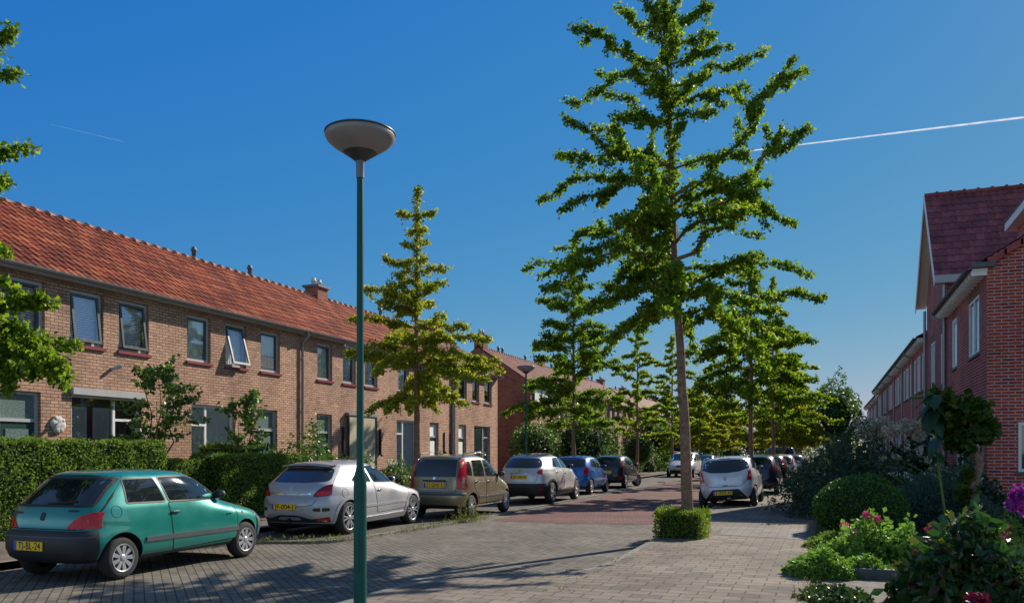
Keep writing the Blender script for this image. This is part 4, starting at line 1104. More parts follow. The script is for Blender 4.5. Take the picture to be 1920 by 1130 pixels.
# --- pearl crossover with dark roof
S = dict(L=4.12, W=1.78, r=.33, ra=.375, ro=.79, wb=2.606, paint=P_pearl, rim=.70, spokes=5, w0=.04, w1=.06, tw=.21, zlow=.42, roofmat=P_black, zroof=1.43,
  rear=[(.25,.14),(.4,.04),(.55,0),(.70,.02),(.9,.05),(1.05,.12),(1.12,.17),(1.40,.46),(1.45,.54),(1.49,.8),(1.566,2.0)],
  front=[(.25,4.0),(.45,4.1),(.65,4.12),(.85,4.02),(.98,3.72),(1.06,3.3),(1.1,3.1),(1.3,2.74),(1.45,2.4),(1.52,2.2),(1.566,2.04)],
  wid=[(.25,.80),(.4,.87),(.6,.89),(.85,.88),(1.02,.835),(1.12,.785),(1.42,.61),(1.5,.49),(1.545,.35),(1.566,.06)], nr=[(0,4.0),(.9,3.5),(1.3,3.0),(1.5,2.8)], nf=[(0,4.6),(.6,4.2),(.9,2.9),(1.0,3.6),(1.3,4),(1.5,3)])
c = Car('parked_car', 'pearl white crossover with dark roof and black lower body, parked behind the gold hatchback', S, (-8.66, 23.65, .03))
c.both(c.patch, 'side_window', M_carglass, [(1.02,1.13),(1.80,1.08),(1.80,1.42),(1.3,1.40)], smooth=1)
c.both(c.patch, 'side_window', M_carglass, [(1.85,1.08),(2.92,1.05),(2.45,1.34),(2.2,1.41),(1.85,1.42)], smooth=1)
c.door([(1.83,1.06),(2.95,1.03),(3.02,.8),(2.98,.45),(1.84,.45)], (2.0,.93), M_chrome); c.door([(1.06,1.09),(1.80,1.07),(1.81,.45),(1.3,.45),(1.18,.62)], (1.2,.97), M_chrome)
for d in 'RL': c.line('sill_cladding', M_blk, d, [(1.2,.33),(3.0,.33)], .14, .012); c.line('chrome_sill', M_chrome, d, [(1.5,.43),(2.3,.47),(2.9,.46)], .03, .016)
arch_trim(c, M_blk, .06, .010)
c.patch('rear_window', M_carglass, 'B', [(-.56,1.10),(.56,1.10),(.62,1.22),(.46,1.40),(-.46,1.40),(-.62,1.22)], smooth=2)
c.patch('windshield', M_carglass, 'F', [(-.66,1.12),(.66,1.12),(.56,1.44),(-.56,1.44)], smooth=1)
lrpatch(c, 'tail_light', M_red, 'B', [(-.50,.96),(-.62,.90),(-.80,.92),(-.845,1.0),(-.80,1.06),(-.58,1.06)], off=.012)
c.band('lower_bumper', M_blk, [.26,.33,.45,.56,.64], .40, .014); rearlid(c, [(-.52,.68),(.52,.68),(.56,.9),(.62,1.42),(-.62,1.42),(-.56,.9)])
c.line('chrome_bar', M_chrome, 'B', [(-.28,.925),(.0,.945),(.28,.925)], .035, .016); diamond(c, 0, 1.02, .045, M_chrome); c.plate('NT-297-D', .83, dx=.016)
lrpatch(c, 'reflector', M_red, 'B', [(-.56,.45),(-.72,.45),(-.72,.49),(-.56,.49)], off=.03); c.mirror_cap(2.85, 1.10, M_blk, .12)
q = MB(); q.tube([(.9,0,1.49),(.82,0,1.60)], [.012,.003], 6); q.build('antenna', M_blk, c.P)
# --- bright blue small hatch
S = dict(L=3.5, W=1.60, r=.285, ra=.325, ro=.57, wb=2.36, paint=P_blue, rim=.64, spokes=7, w0=.02, w1=.03, zlow=.27,
  rear=[(.24,.12),(.36,.02),(.55,0),(.72,.04),(.95,.09),(1.03,.13),(1.34,.38),(1.39,.45),(1.42,.7),(1.47,1.5)],
  front=[(.24,3.4),(.38,3.48),(.55,3.5),(.72,3.42),(.85,3.15),(.96,2.8),(1.02,2.62),(1.2,2.32),(1.37,2.0),(1.43,1.8),(1.47,1.54)],
  wid=[(.24,.71),(.36,.78),(.6,.80),(.85,.79),(1.0,.755),(1.33,.63),(1.40,.54),(1.44,.40),(1.47,.06)], nr=[(0,4.6),(.9,4.6),(1.3,4),(1.5,3)], nf=[(0,4.6),(.6,4.2),(.9,3.0),(1.0,4),(1.3,4),(1.5,3)])
c = Car('parked_car', 'bright blue small hatchback between the pearl crossover and the black car', S, (-8.92, 29.7, .03))
c.both(c.patch, 'side_window', M_carglass, [(.62,1.07),(1.30,1.0),(1.30,1.34),(.80,1.32)], smooth=1)
c.both(c.patch, 'side_window', M_carglass, [(1.37,.99),(2.36,.97),(1.9,1.27),(1.74,1.34),(1.37,1.35)], smooth=1)
c.door([(1.35,.975),(2.4,.96),(2.53,.75),(2.5,.36),(1.36,.34)], (1.5,.85)); c.door([(.66,1.04),(1.33,.98),(1.34,.34),(.98,.36),(.88,.58)], (.78,.9))
for d in 'RL': c.line('side_moulding', M_blk, d, [(.98,.50),(2.45,.50)], .04, .010)
c.patch('rear_window', M_carglass, 'B', [(-.58,1.03),(.58,1.03),(.54,1.32),(-.54,1.32)], smooth=1); c.patch('windshield', M_carglass, 'F', [(-.6,1.05),(.6,1.05),(.52,1.34),(-.52,1.34)], smooth=1)
lrpatch(c, 'tail_light', M_red, 'B', [(-.56,.76),(-.76,.76),(-.745,.98),(-.68,1.04),(-.60,1.0)], off=.010)
rearlid(c, [(-.55,.60),(.55,.60),(.58,.95),(.56,1.36),(-.56,1.36),(-.58,.95)]); c.mirror_cap(2.33, 1.0, P_blue); c.plate('', .68, dx=.014)
# --- black five-door hatch (front wheels turned out)
S = dict(L=3.84, W=1.66, r=.30, ra=.345, ro=.60, wb=2.46, paint=P_black, rim=.68, spokes=5, w0=.035, w1=.05, zlow=.27, steer=-.42,
  rear=[(.24,.12),(.36,.02),(.55,0),(.75,.04),(.95,.10),(1.02,.14),(1.34,.40),(1.39,.48),(1.43,.75),(1.48,1.7)],
  front=[(.24,3.72),(.38,3.82),(.55,3.84),(.72,3.74),(.85,3.42),(.96,3.0),(1.02,2.82),(1.2,2.48),(1.37,2.14),(1.44,1.9),(1.48,1.74)],
  wid=[(.24,.74),(.36,.81),(.6,.83),(.85,.82),(1.0,.785),(1.33,.65),(1.41,.54),(1.45,.40),(1.48,.06)], nr=[(0,4.4),(.9,4.4),(1.3,4),(1.5,3)], nf=[(0,4.6),(.6,4.2),(.9,3.0),(1.0,4),(1.3,4),(1.5,3)])
def black_hatch(label, S, loc, rot=0, text='', group='parked cars', roll=0, lights=True):
    c = Car('parked_car', label, S, loc, rot, group, roll)
    c.both(c.patch, 'side_window', M_carglass, [(.66,1.07),(1.38,1.0),(1.38,1.34),(.86,1.32)], smooth=1)
    c.both(c.patch, 'side_window', M_carglass, [(1.45,.99),(2.56,.97),(2.05,1.28),(1.86,1.35),(1.45,1.36)], smooth=1)
    c.door([(1.43,.975),(2.6,.96),(2.74,.75),(2.7,.36),(1.44,.34)], (1.6,.85), M_chrome); c.door([(.70,1.04),(1.41,.98),(1.42,.34),(1.06,.36),(.96,.60)], (.86,.9), M_chrome)
    c.patch('rear_window', M_carglass, 'B', [(-.60,1.02),(.60,1.02),(.55,1.33),(-.55,1.33)], smooth=1); c.patch('windshield', M_carglass, 'F', [(-.62,1.05),(.62,1.05),(.53,1.36),(-.53,1.36)], smooth=1)
    lrpatch(c, 'tail_light', M_red, 'B', S.get('tl', [(-.66,.98),(-.775,.94),(-.74,1.12),(-.66,1.26),(-.62,1.22)]), off=.010)
    lrpatch(c, 'headlight', M_clear, 'F', [(-.42,.62),(-.74,.66),(-.72,.80),(-.5,.76)], off=.008)
    c.patch('grille', M_blk, 'F', [(-.45,.36),(.45,.36),(.4,.52),(-.4,.52)], off=.006, smooth=1)
    if S.get('refl', 1): lrpatch(c, 'reflector', M_red, 'B', [(-.54,.40),(-.70,.40),(-.70,.45),(-.54,.45)], off=.01)
    rearlid(c, [(-.56,.60),(.56,.60),(.60,.95),(.57,1.37),(-.57,1.37),(-.60,.95)]); c.mirror_cap(2.52, 1.0, S['paint']); c.plate(text, .72 if not rot else .50, d='F' if rot else 'B', dx=.014)
    return c
CB = black_hatch('black five-door hatchback with its front wheels turned out, last of the left foreground row', S, (-8.95, 35.5, .03))
# --- pale silver city car, right wheels up on the pavement
S = dict(L=3.60, W=1.66, r=.285, ra=.325, ro=.56, wb=2.37, paint=P_lilac, rim=.66, spokes=6, w0=.02, w1=.03, zlow=.25,
  rear=[(.22,.14),(.34,.03),(.5,0),(.66,.03),(.9,.07),(1.0,.11),(1.34,.35),(1.39,.42),(1.42,.65),(1.47,1.5)],
  front=[(.22,3.5),(.38,3.58),(.55,3.6),(.72,3.5),(.85,3.22),(.96,2.86),(1.02,2.68),(1.2,2.36),(1.37,2.04),(1.43,1.84),(1.47,1.56)],
  wid=[(.22,.74),(.34,.80),(.55,.83),(.8,.825),(1.0,.785),(1.33,.655),(1.40,.56),(1.44,.41),(1.47,.06)], nr=[(0,4.2),(.9,4.2),(1.3,3.8),(1.5,3)], nf=[(0,4.6),(.6,4.2),(.9,3.0),(1.0,4),(1.3,4),(1.5,3)])
c = Car('parked_car', 'pale silver city car tilted with its right wheels on the pavement, beyond the big ginkgo', S, (-2.56, 24.05, .035), 0, 'parked cars', -R(4.2))
c.both(c.patch, 'side_window', M_carglass, [(.56,1.10),(1.22,1.02),(1.20,1.33),(.80,1.31)], smooth=1)
c.both(c.patch, 'side_window', M_carglass, [(1.29,1.01),(2.42,.98),(1.95,1.27),(1.78,1.34),(1.27,1.34)], smooth=1)
c.door([(1.27,.99),(2.46,.965),(2.58,.75),(2.55,.36),(1.3,.34)], (1.42,.86))
c.patch('rear_window', M_carglass, 'B', [(-.66,1.10),(-.40,1.01),(0,.985),(.40,1.01),(.66,1.10),(.60,1.28),(.48,1.355),(-.48,1.355),(-.60,1.28)], smooth=1)
c.patch('windshield', M_carglass, 'F', [(-.6,1.05),(.6,1.05),(.52,1.34),(-.52,1.34)], smooth=1)
for sg in (1, -1):
    pl = [(-.585,.76),(-.81,.76),(-.82,.97),(-.76,1.07),(-.64,1.03)]; o = c.patch('tail_light', M_red, 'B', pl if sg > 0 else mirror_poly(pl), off=.010, smooth=1)
    pi = [(-.64,.86),(-.77,.86),(-.76,.92),(-.65,.92)]; c.patch('reverse_lamp', M_clear, 'B', pi if sg > 0 else mirror_poly(pi), off=.014, smooth=0, parent=o)
c.patch('lower_bumper', M_blk, 'B', [(-.60,.24),(.60,.24),(.36,.53),(-.36,.53)], off=.006, smooth=1); c.patch('boot_handle', M_shade, 'B', [(-.07,.625),(.07,.625),(.07,.645),(-.07,.645)], off=.008, smooth=0)
rearlid(c, [(-.44,.61),(.44,.61),(.60,.78),(.66,1.05),(.58,1.38),(-.58,1.38),(-.66,1.05),(-.60,.78)]); diamond(c, 0, .83, .05, M_ink); c.plate('1-XPZ-49', .43, dx=.016, y=.08); c.mirror_cap(2.36, 1.02, M_blk)
c.patch('brake_strip', M_redd, 'B', [(-.16,1.375),(.16,1.375),(.16,1.395),(-.16,1.395)], off=.008, smooth=0)
c.patch('tow_cover', M_stone, 'B', [(-.12,.25),(-.02,.25),(-.02,.30),(-.12,.30)], off=.012, smooth=0)
for sg in (-1, 1):
    q = MB(); q.tube([(.42,sg*.60,1.385),(.8,sg*.60,1.435),(1.5,sg*.60,1.44)], .014, 8); q.build('roof_rail', P_lilac, c.P)
# --- cars farther on
S2 = dict(CB.S); S2.update(paint=P_dblue, steer=0, tl=[(-.60,.84),(-.80,.84),(-.785,1.02),(-.72,1.10),(-.66,1.0)])
CD = black_hatch('dark blue hatchback just beyond the pale silver city car on the right', S2, (-2.3, 31.0, .05), roll=-R(3))
S3 = dict(CB.S); S3.update(paint=P_black, steer=0, tl=[(-.60,.84),(-.80,.80),(-.77,1.1),(-.68,1.28),(-.62,1.24)])
CE = black_hatch('black hatchback with tall red tail lights, third in the right parking row', S3, (-2.25, 37.4, .05), roll=-R(3))
S4 = dict(CB.S); S4.update(paint=P_white, steer=0)
CF = black_hatch('white hatchback with a pale roof, fourth in the right parking row', S4, (-2.2, 45.6, .05))
dup(CD.P, 'dark car seen as a low roof left of the blue van', (-3.3, 52, .05)); 
dup(CF.P, 'white car farthest along the right parking row, beside the shrubs', (-1.9, 54, .05))
S5 = dict(L=4.63, W=1.8, r=.32, ra=.36, ro=.85, wb=2.83, paint=P_white, rim=.66, spokes=6, zlow=.27,
  rear=[(.24,.12),(.4,.02),(.6,0),(.95,.05),(1.1,.08),(1.5,.26),(1.56,.34),(1.62,.7),(1.68,2.0)],
  front=[(.24,4.5),(.4,4.6),(.6,4.63),(.75,4.56),(.88,4.3),(1.0,3.95),(1.06,3.75),(1.3,3.3),(1.52,2.8),(1.62,2.5),(1.68,2.1)],
  wid=[(.24,.82),(.4,.88),(.65,.90),(.95,.89),(1.08,.86),(1.5,.73),(1.6,.6),(1.65,.42),(1.68,.06)], nr=[(0,6),(2,5)], nf=[(0,3.2),(1,3.0),(1.1,4.2),(2,4)])
c = Car('parked_car', 'silver-white people carrier facing the camera on the far left side of the street', S5, (-8.6, 57.5, 0), math.pi)
S5['paint'] = P_pearl
c.patch('windshield', M_carglass, 'F', [(-.72,1.1),(.72,1.1),(.62,1.52),(-.62,1.52)], smooth=1)
for a, b in ((.5,1.5),(1.58,2.5),(2.58,3.5)): c.both(c.patch, 'side_window', M_carglass, [(a,1.1),(b,1.08),(b-(.5 if b > 3 else 0),1.5),(a+.05,1.5)], smooth=1)
lrpatch(c, 'headlight', M_clear, 'F', [(-.5,.70),(-.82,.72),(-.8,.86),(-.55,.84)], off=.01); c.patch('grille', M_blk, 'F', [(-.6,.30),(.6,.30),(.55,.50),(-.55,.50)], off=.008, smooth=1)
c.patch('badge', M_pblue, 'F', [(-.18,.66),(.18,.66),(.15,.80),(-.15,.80)], off=.01, smooth=1)
c.plate('', .56, d='F'); c.mirror_cap(3.6, 1.1, P_white)
for sg in (-1, 1):
    q = MB(); q.tube([(.5,sg*.66,1.6),(.6,sg*.66,1.66),(2.2,sg*.66,1.68),(2.4,sg*.66,1.62)], .018, 8); q.build('roof_rail', M_chrome, c.P)
S6 = dict(CB.S); S6.update(paint=P_black, steer=0)
black_hatch('black car facing the camera, parked behind the silver-white people carrier', S6, (-8.3, 65, 0), math.pi)
dup(CE.P, 'dark car with one red tail light showing, parked in the gap between the left terraces', (-14.6, 41.2, .08), R(90))
# --- blue van
S7 = dict(L=4.9, W=1.95, r=.33, ra=.37, ro=.95, wb=3.0, paint=paint('paint_van_blue', (.01,.07,.20), .2), rim=.6, spokes=6, zlow=.3,
  rear=[(.28,.08),(.4,.01),(.6,0),(1.2,.02),(1.85,.10),(1.93,.16),(1.97,.4),(2.0,1.6)],
  front=[(.28,4.8),(.5,4.9),(.8,4.86),(1.0,4.6),(1.15,4.2),(1.5,3.7),(1.85,3.1),(1.95,2.8),(2.0,1.8)],
  wid=[(.28,.9),(.4,.95),(.9,.97),(1.2,.96),(1.85,.86),(1.93,.78),(1.97,.6),(2.0,.1)], nr=[(0,9),(2,8)], nf=[(0,3.4),(2,4.5)])
c = Car('parked_van', 'tall blue van showing above the car roofs at the end of the right parking row', S7, (-2.9, 62, .03), 0, 'parked cars', 0, 'van')
c.patch('rear_window', M_carglass, 'B', [(-.72,1.25),(.72,1.25),(.66,1.78),(-.66,1.78)], smooth=1); lrpatch(c, 'tail_light', M_red, 'B', [(-.80,.8),(-.90,.8),(-.86,1.3),(-.78,1.3)], off=.01)
c.plate('', .7); c.mirror_cap(3.5, 1.2, M_blk); c.both(c.patch, 'side_window', M_carglass, [(2.7,1.2),(3.6,1.18),(3.15,1.7),(2.7,1.75)], smooth=1)
c.patch('windshield', M_carglass, 'F', [(-.7,1.3),(.7,1.3),(.62,1.8),(-.62,1.8)], smooth=1)
# ============================================================ PLANTS
RNG = np.random.default_rng(11)
L_ginkgo = leafmat('leaf_ginkgo', [(.05,.11,.012),(.12,.215,.016),(.19,.30,.022),(.30,.36,.035),(.09,.165,.014)], .6)
L_yel = leafmat('leaf_ginkgo_yellow', [(0.112, 0.176, 0.019), (0.256, 0.32, 0.032), (0.448, 0.448, 0.04), (0.176, 0.256, 0.024), (0.64, 0.432, 0.048)], .5)
L_far = leafmat('leaf_ginkgo_far', [(.12,.20,.02),(.24,.32,.03),(.18,.27,.025),(.38,.40,.045),(.12,.20,.025)], .6)
L_hedge = leafmat('leaf_hedge', [(0.063, 0.117, 0.018), (0.126, 0.207, 0.032), (0.234, 0.324, 0.054), (0.09, 0.162, 0.025)], .4, .55, spec=.3)
L_shrub = leafmat('leaf_shrub', [(0.04, 0.096, 0.019), (0.08, 0.16, 0.029), (0.144, 0.24, 0.04), (0.056, 0.128, 0.024)], .35, .4, spec=.5)
L_boxy = leafmat('leaf_box_hedge', [(.09,.15,.012),(.16,.22,.02),(.22,.28,.03),(.12,.17,.015)], .45, .45)
L_dark = leafmat('leaf_dark', [(0.016, 0.042, 0.016), (0.029, 0.065, 0.023), (0.046, 0.091, 0.033), (0.026, 0.058, 0.026)], .25, .35, spec=.6)
L_teal = leafmat('leaf_greygreen', [(0.065, 0.13, 0.111), (0.104, 0.182, 0.156), (0.046, 0.098, 0.078)], .25)
L_box = leafmat('leaf_box', [(0.027, 0.09, 0.012), (0.053, 0.143, 0.018), (0.09, 0.195, 0.022)], .3, .45)
L_light = leafmat('leaf_light', [(0.13, 0.26, 0.039), (0.208, 0.351, 0.065), (0.104, 0.208, 0.039)], .4)
L_red = leafmat('leaf_reddish', [(.025,.07,.018),(.04,.10,.02),(.03,.085,.03),(.09,.12,.02),(.02,.06,.03),(.035,.10,.02),(.11,.045,.03)], .3, .35, spec=.55)
L_weed = leafmat('leaf_weed', [(0.156, 0.182, 0.039), (0.26, 0.247, 0.065), (0.104, 0.143, 0.026)], .3)
L_conif = leafmat('leaf_conifer', [(0.012, 0.04, 0.028), (0.02, 0.055, 0.035), (0.03, 0.07, 0.04)], .15)
F_pink = leafmat('petal_pink', [(0.6, 0.06, 0.28), (0.72, 0.16, 0.42)], .4)
F_cream = leafmat('petal_cream', [(0.55, 0.46, 0.4), (0.66, 0.58, 0.5), (0.45, 0.35, 0.32)], .35)
F_white = leafmat('petal_white', [(0.75, 0.75, 0.72), (0.62, 0.66, 0.62)], .35)
F_purple = leafmat('petal_purple', [(0.28, 0.02, 0.34), (0.38, 0.05, 0.42)], .35)
F_wine = leafmat('petal_wine', [(0.12, 0.004, 0.03), (0.18, 0.01, 0.05)], .2)
F_rose = leafmat('petal_rose', [(0.3, 0.04, 0.09), (0.22, 0.05, 0.08)], .3)
F_orange = leafmat('petal_orange', [(0.55, 0.12, 0.01), (0.6, 0.2, 0.02)], .3)
F_yellow = leafmat('petal_yellow', [(0.6, 0.5, 0.02)]*2, .3)
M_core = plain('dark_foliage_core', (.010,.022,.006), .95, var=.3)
M_twig = plain('twig', (.06,.045,.03), .9, var=.3)
M_stalk = plain('green_stalk', (.10,.16,.02), .6, var=.2)

def leaves(P, size, rng, up=.0, aspect=.75, droop=0, var=.35):
    """one folded kite-shaped leaf (4 vertices, 2 faces) at every point"""
    n = len(P)
    d = rng.normal(size=(n,3)); d[:,2] -= droop; d /= np.linalg.norm(d, axis=1)[:,None]
    e = rng.normal(size=(n,3)); e[:,2] += up
    b = np.cross(d, e); b /= np.linalg.norm(b, axis=1)[:,None]+1e-9
    nn = np.cross(d, b)
    s = size*(1+rng.uniform(-var, var, n))[:,None]
    v0 = P; v2 = P + d*s; mid = P + d*s*.62
    v1 = mid + b*s*aspect*.5 + nn*s*.10; v3 = mid - b*s*aspect*.5 + nn*s*.10
    return np.stack([v0, v1, v2, v3], 1).reshape(-1,3)
def leaf_object(name, P, size, mat, parent=None, rng=RNG, extra=None, extra_mats=(), **k):
    V = leaves(np.asarray(P, float), size, rng, **k); n = len(V)//4
    me = bpy.data.meshes.new(name)
    ev = extra.v if extra else []; ef = extra.f if extra else []
    idx = np.arange(n)*4
    tris = np.stack([idx, idx+1, idx+2, idx, idx+2, idx+3], 1).reshape(-1)
    nv = 4*n; me.vertices.add(nv+len(ev))
    co = np.concatenate([V, np.array(ev, float).reshape(-1,3)]) if ev else V
    me.vertices.foreach_set('co', co.ravel())
    el = [i+nv for f in ef for i in f]
    me.loops.add(6*n+len(el)); me.loops.foreach_set('vertex_index', np.concatenate([tris, np.array(el, int)]) if el else tris)
    me.polygons.add(2*n+len(ef))
    st = list(range(0, 6*n, 3)); p = 6*n
    for f in ef: st.append(p); p += len(f)
    me.polygons.foreach_set('loop_start', st)
    me.materials.append(mat)
    for m_ in extra_mats: me.materials.append(m_)
    if extra: me.polygons.foreach_set('material_index', [0]*(2*n) + [q+1 for q in extra.m]); me.polygons.foreach_set('use_smooth', [False]*(2*n)+extra.s)
    me.update(calc_edges=True); me.validate()
    o = bpy.data.objects.new(name, me); COL.objects.link(o)
    if parent: o.parent = parent
    return o
def curve_pts(a, b, sag=0, n=8, jit=.04, rng=RNG, bend=None):
    a, b = np.array(a, float), np.array(b, float); t = np.linspace(0, 1, n)[:,None]
    L = np.linalg.norm(b-a); P = a+(b-a)*t; P[:,2] += (sag*4*t*(1-t)*L).ravel()
    j = rng.normal(size=P.shape)*jit*L; j[0] = 0; j[-1] = 0
    return P + j*np.sin(math.pi*t)
def along(P, m, r, rng, r1=None, k=1, kr=.03):
    """m points in a tube of radius r (r1 at the tip) round the polyline P, in clumps of k"""
    P = np.asarray(P); L = np.concatenate([[0], np.cumsum(np.linalg.norm(np.diff(P, axis=0), axis=1))])
    c = max(1, m//k); s = rng.uniform(0, 1, c); q = np.stack([np.interp(s*L[-1], L, P[:,i]) for i in range(3)], 1)
    rad = (r + ((r1 if r1 is not None else r)-r)*s)[:,None]
    g = rng.normal(size=(c,3)); g /= np.linalg.norm(g, axis=1)[:,None]
    C = q + g*rad*rng.uniform(.1, 1, (c,1))
    if k > 1: C = np.repeat(C, k, axis=0) + rng.normal(size=(c*k,3))*kr
    return C

def ginkgo(name, label, loc, trunk, branches, seed, leafmat_, rad=.11, dens=210, lsize=.085, group='street trees', r0=.115, subs=.55, clad=None, clump=1, kr=.03):
    """trunk: list of points (local); branches: (start point, tip point, sag)"""
    rng = np.random.default_rng(seed); P = thing(name, label, 'tree', loc, 0, group)
    m = MB(); T = np.array(trunk); H = T[-1][2]
    rr = [max(.012, r0*(1-.93*(p[2]/H)**.9)) * (1.25 if p[2] < .1 else 1) for p in T]
    m.tube(trunk, rr, 12)
    pts = []
    for a, b, sg in branches:
        C = curve_pts(a, b, sg, 9, .05, rng); L = np.linalg.norm(C[-1]-C[0]); r_ = .011+.009*L
        m.tube(C, [r_*(1-.85*i/8) for i in range(9)], 6, cap=False)
        pts.append(along(C[1:], int(L*dens), rad*1.1, rng, rad*.6, clump, kr))
        k = int(L*subs*rng.uniform(1.3, 2.6))
        for _ in range(k):
            t = rng.uniform(.22, .93); i = int(t*8); s0 = C[i]+(C[min(i+1,8)]-C[i])*(t*8-i)
            dirv = (C[-1]-C[0])/L; o = rng.normal(size=3)*np.array([.8,.8,.45]); e = dirv*.55+o*.6; e[2] -= .15; e /= np.linalg.norm(e)
            l = rng.uniform(.18, .5)*min(1.4, L*.45)*(1.1-t*.5)+.12
            S_ = curve_pts(s0, s0+e*l, -.08, 5, .03, rng); m.tube(S_, [.008,.007,.006,.005,.003], 4, cap=False)
            pts.append(along(S_, int(l*dens*.8), rad*.7, rng, rad*.4, clump, kr))
    if clad:
        z0, z1, n_, r_ = clad; TT = np.array([p for p in trunk if p[2] > z0-.6]); pts.append(along(TT, n_, r_, rng, r_*.6, clump, kr)); pts[-1] = pts[-1][(pts[-1][:,2] > z0) & (pts[-1][:,2] < z1)]
    m.build('trunk', M_bark, P, uv=False)
    leaf_object('crown', np.concatenate(pts), lsize, leafmat_, P, rng, droop=.45)
    return P

# --- the big ginkgo: its limbs as the photo shows them, built in depth round the trunk
BT = (-2.46, 15.25)
def big_tree():
    Z0 = -BT[0]*SA + BT[1]*CA
    sc = 580/1024
    def L(zx, zy, dz=0):
        x, y = 980+zx*sc, zy*sc; p = at(x, y, Z0+dz); return (p[0]-BT[0], p[1]-BT[1], p[2]-PVH)
    def Pp(x, y, dz=0):
        p = at(x, y, Z0+dz); return (p[0]-BT[0], p[1]-BT[1], p[2]-PVH)
    trunk = [(0,0,0), Pp(1289,960), Pp(1284,800), Pp(1281,745), Pp(1279,735), Pp(1276,650), Pp(1271,590), Pp(1265,500), Pp(1262,400), Pp(1259,300), Pp(1255,200), Pp(1251,100), Pp(1247,20), Pp(1243,-60)]
    rng = np.random.default_rng(5)
    B = [((480,150),(300,20),.03,.5),((478,170),(400,-30),.0,-.4),((470,235),(160,90),.03,-.7),((470,300),(250,240),.02,.6),((478,405),(158,340),.10,.8),
         ((478,400),(300,380),.0,-.9),((485,545),(135,385),-.10,-.9),((485,545),(130,520),.05,.6),((490,560),(230,420),.0,1.1),((492,640),(48,668),.16,.5),
         ((490,650),(125,700),.14,-.6),((495,760),(108,822),.12,.7),((500,880),(0,900),.12,.6),((500,870),(60,960),.14,-.8),((505,960),(210,1010),.08,.9),((506,975),(300,1120),.14,-.5),
         ((500,700),(350,740),.05,-1.2),((480,120),(625,15),.02,.4),((478,60),(505,60),0,.1),((486,160),(648,115),.02,-.5),((488,215),(690,158),.03,.6),((487,290),(803,165),-.02,-.5),((490,345),(750,300),.03,.8),
         ((492,400),(640,370),.05,-.8),((498,650),(900,188),-.12,-.4),((760,330),(932,232),.0,0),((503,860),(868,410),-.08,.7),((780,530),(956,425),.03,.6),((495,560),(745,505),.04,-.9),
         ((500,690),(908,742),.10,.4),((500,720),(780,700),.05,-1.0),((508,900),(955,912),.12,-.3),((510,930),(800,840),-.02,.9),((522,1040),(730,1100),.14,-.9),((515,990),(760,1010),.10,.7),
         ((520,1020),(330,1090),.12,1.2),((480,120),(440,-40),0,.3),((482,110),(520,-60),0,-.3)]
    br = [(L(*a), L(*b, dz), s) for a, b, s, dz in B]
    # the low right limb with its long hanging spread
    b0 = Pp(1283,617); b1 = Pp(1335,583,-.3); br += [(b0, b1, 0), (b1, Pp(1440,690,-.6), .12), (b1, Pp(1400,610,.4), .1), (b1, Pp(1380,655,.9), .1), (Pp(1380,600,-.4), Pp(1455,640,-.9), .05), (b1, Pp(1352,560,-1.2), .1)]
    # limbs towards and away from the viewer fill the lower crown
    for i in range(26):
        y0 = rng.uniform(370, 600); a = rng.choice([-1, 1]); ln = rng.uniform(.9, 2.5)
        c0 = Pp(1262+(y0-400)*.05, y0); dx = rng.uniform(-1.3, 1.3)
        ax = dx*CA - a*ln*SA; ay = dx*SA + a*ln*CA
        br.append((c0, (c0[0]+ax, c0[1]+ay, c0[2]+rng.uniform(-.7,.5)), .1))
    for i in range(10):
        y0 = rng.uniform(60, 360); a = rng.choice([-1, 1]); ln = rng.uniform(.5, 1.2); c0 = Pp(1256, y0); dx = rng.uniform(-.5,.5)
        br.append((c0, (c0[0]+dx*CA-a*ln*SA, c0[1]+dx*SA+a*ln*CA, c0[2]+rng.uniform(0,.5)), .05))
    ginkgo('ginkgo_tree', 'tallest ginkgo with a bare trunk rising from the square box hedge', (BT[0], BT[1], PVH), trunk, br, 3, L_ginkgo, dens=400, lsize=.064, rad=.088, subs=.95, clad=(5.6,10.6,1700,.14), clump=6, kr=.032)
big_tree()

def whorl(h, first, spread, seed, n=26, up=.12, lean=.0, top=.25):
    rng = np.random.default_rng(seed); br = []
    trunk = [(0,0,0)] + [(lean*z+.02*math.sin(z*1.7+seed), .015*math.cos(z*2+seed), z) for z in np.linspace(.3, h, 12)]
    for i in range(n):
        f = (i/(n-1))**.9; z = first+(h-first-.3)*f; a = i*2.4+rng.uniform(-.5,.5); l = spread*(1-f)**.75*rng.uniform(.55,1.15)+top
        br.append(((lean*z,0,z), (l*math.cos(a), l*math.sin(a), z+l*up+rng.uniform(-.25,.3)), rng.uniform(.0,.12)))
    br.append(((0,0,h-.6),(0.02,0,h+.1),0))
    return trunk, br
def cam_rel(specs, h, k=1):
    """limbs given as (height, sideways run, rise, depth): sideways is along the view's horizontal"""
    br = []
    for z, dx, dz, dy, sg in specs:
        dx *= k; br.append(((0,0,z),(dx*CA-dy*SA, dx*SA+dy*CA, z+dz), sg))
    return br
rl = np.random.default_rng(77)
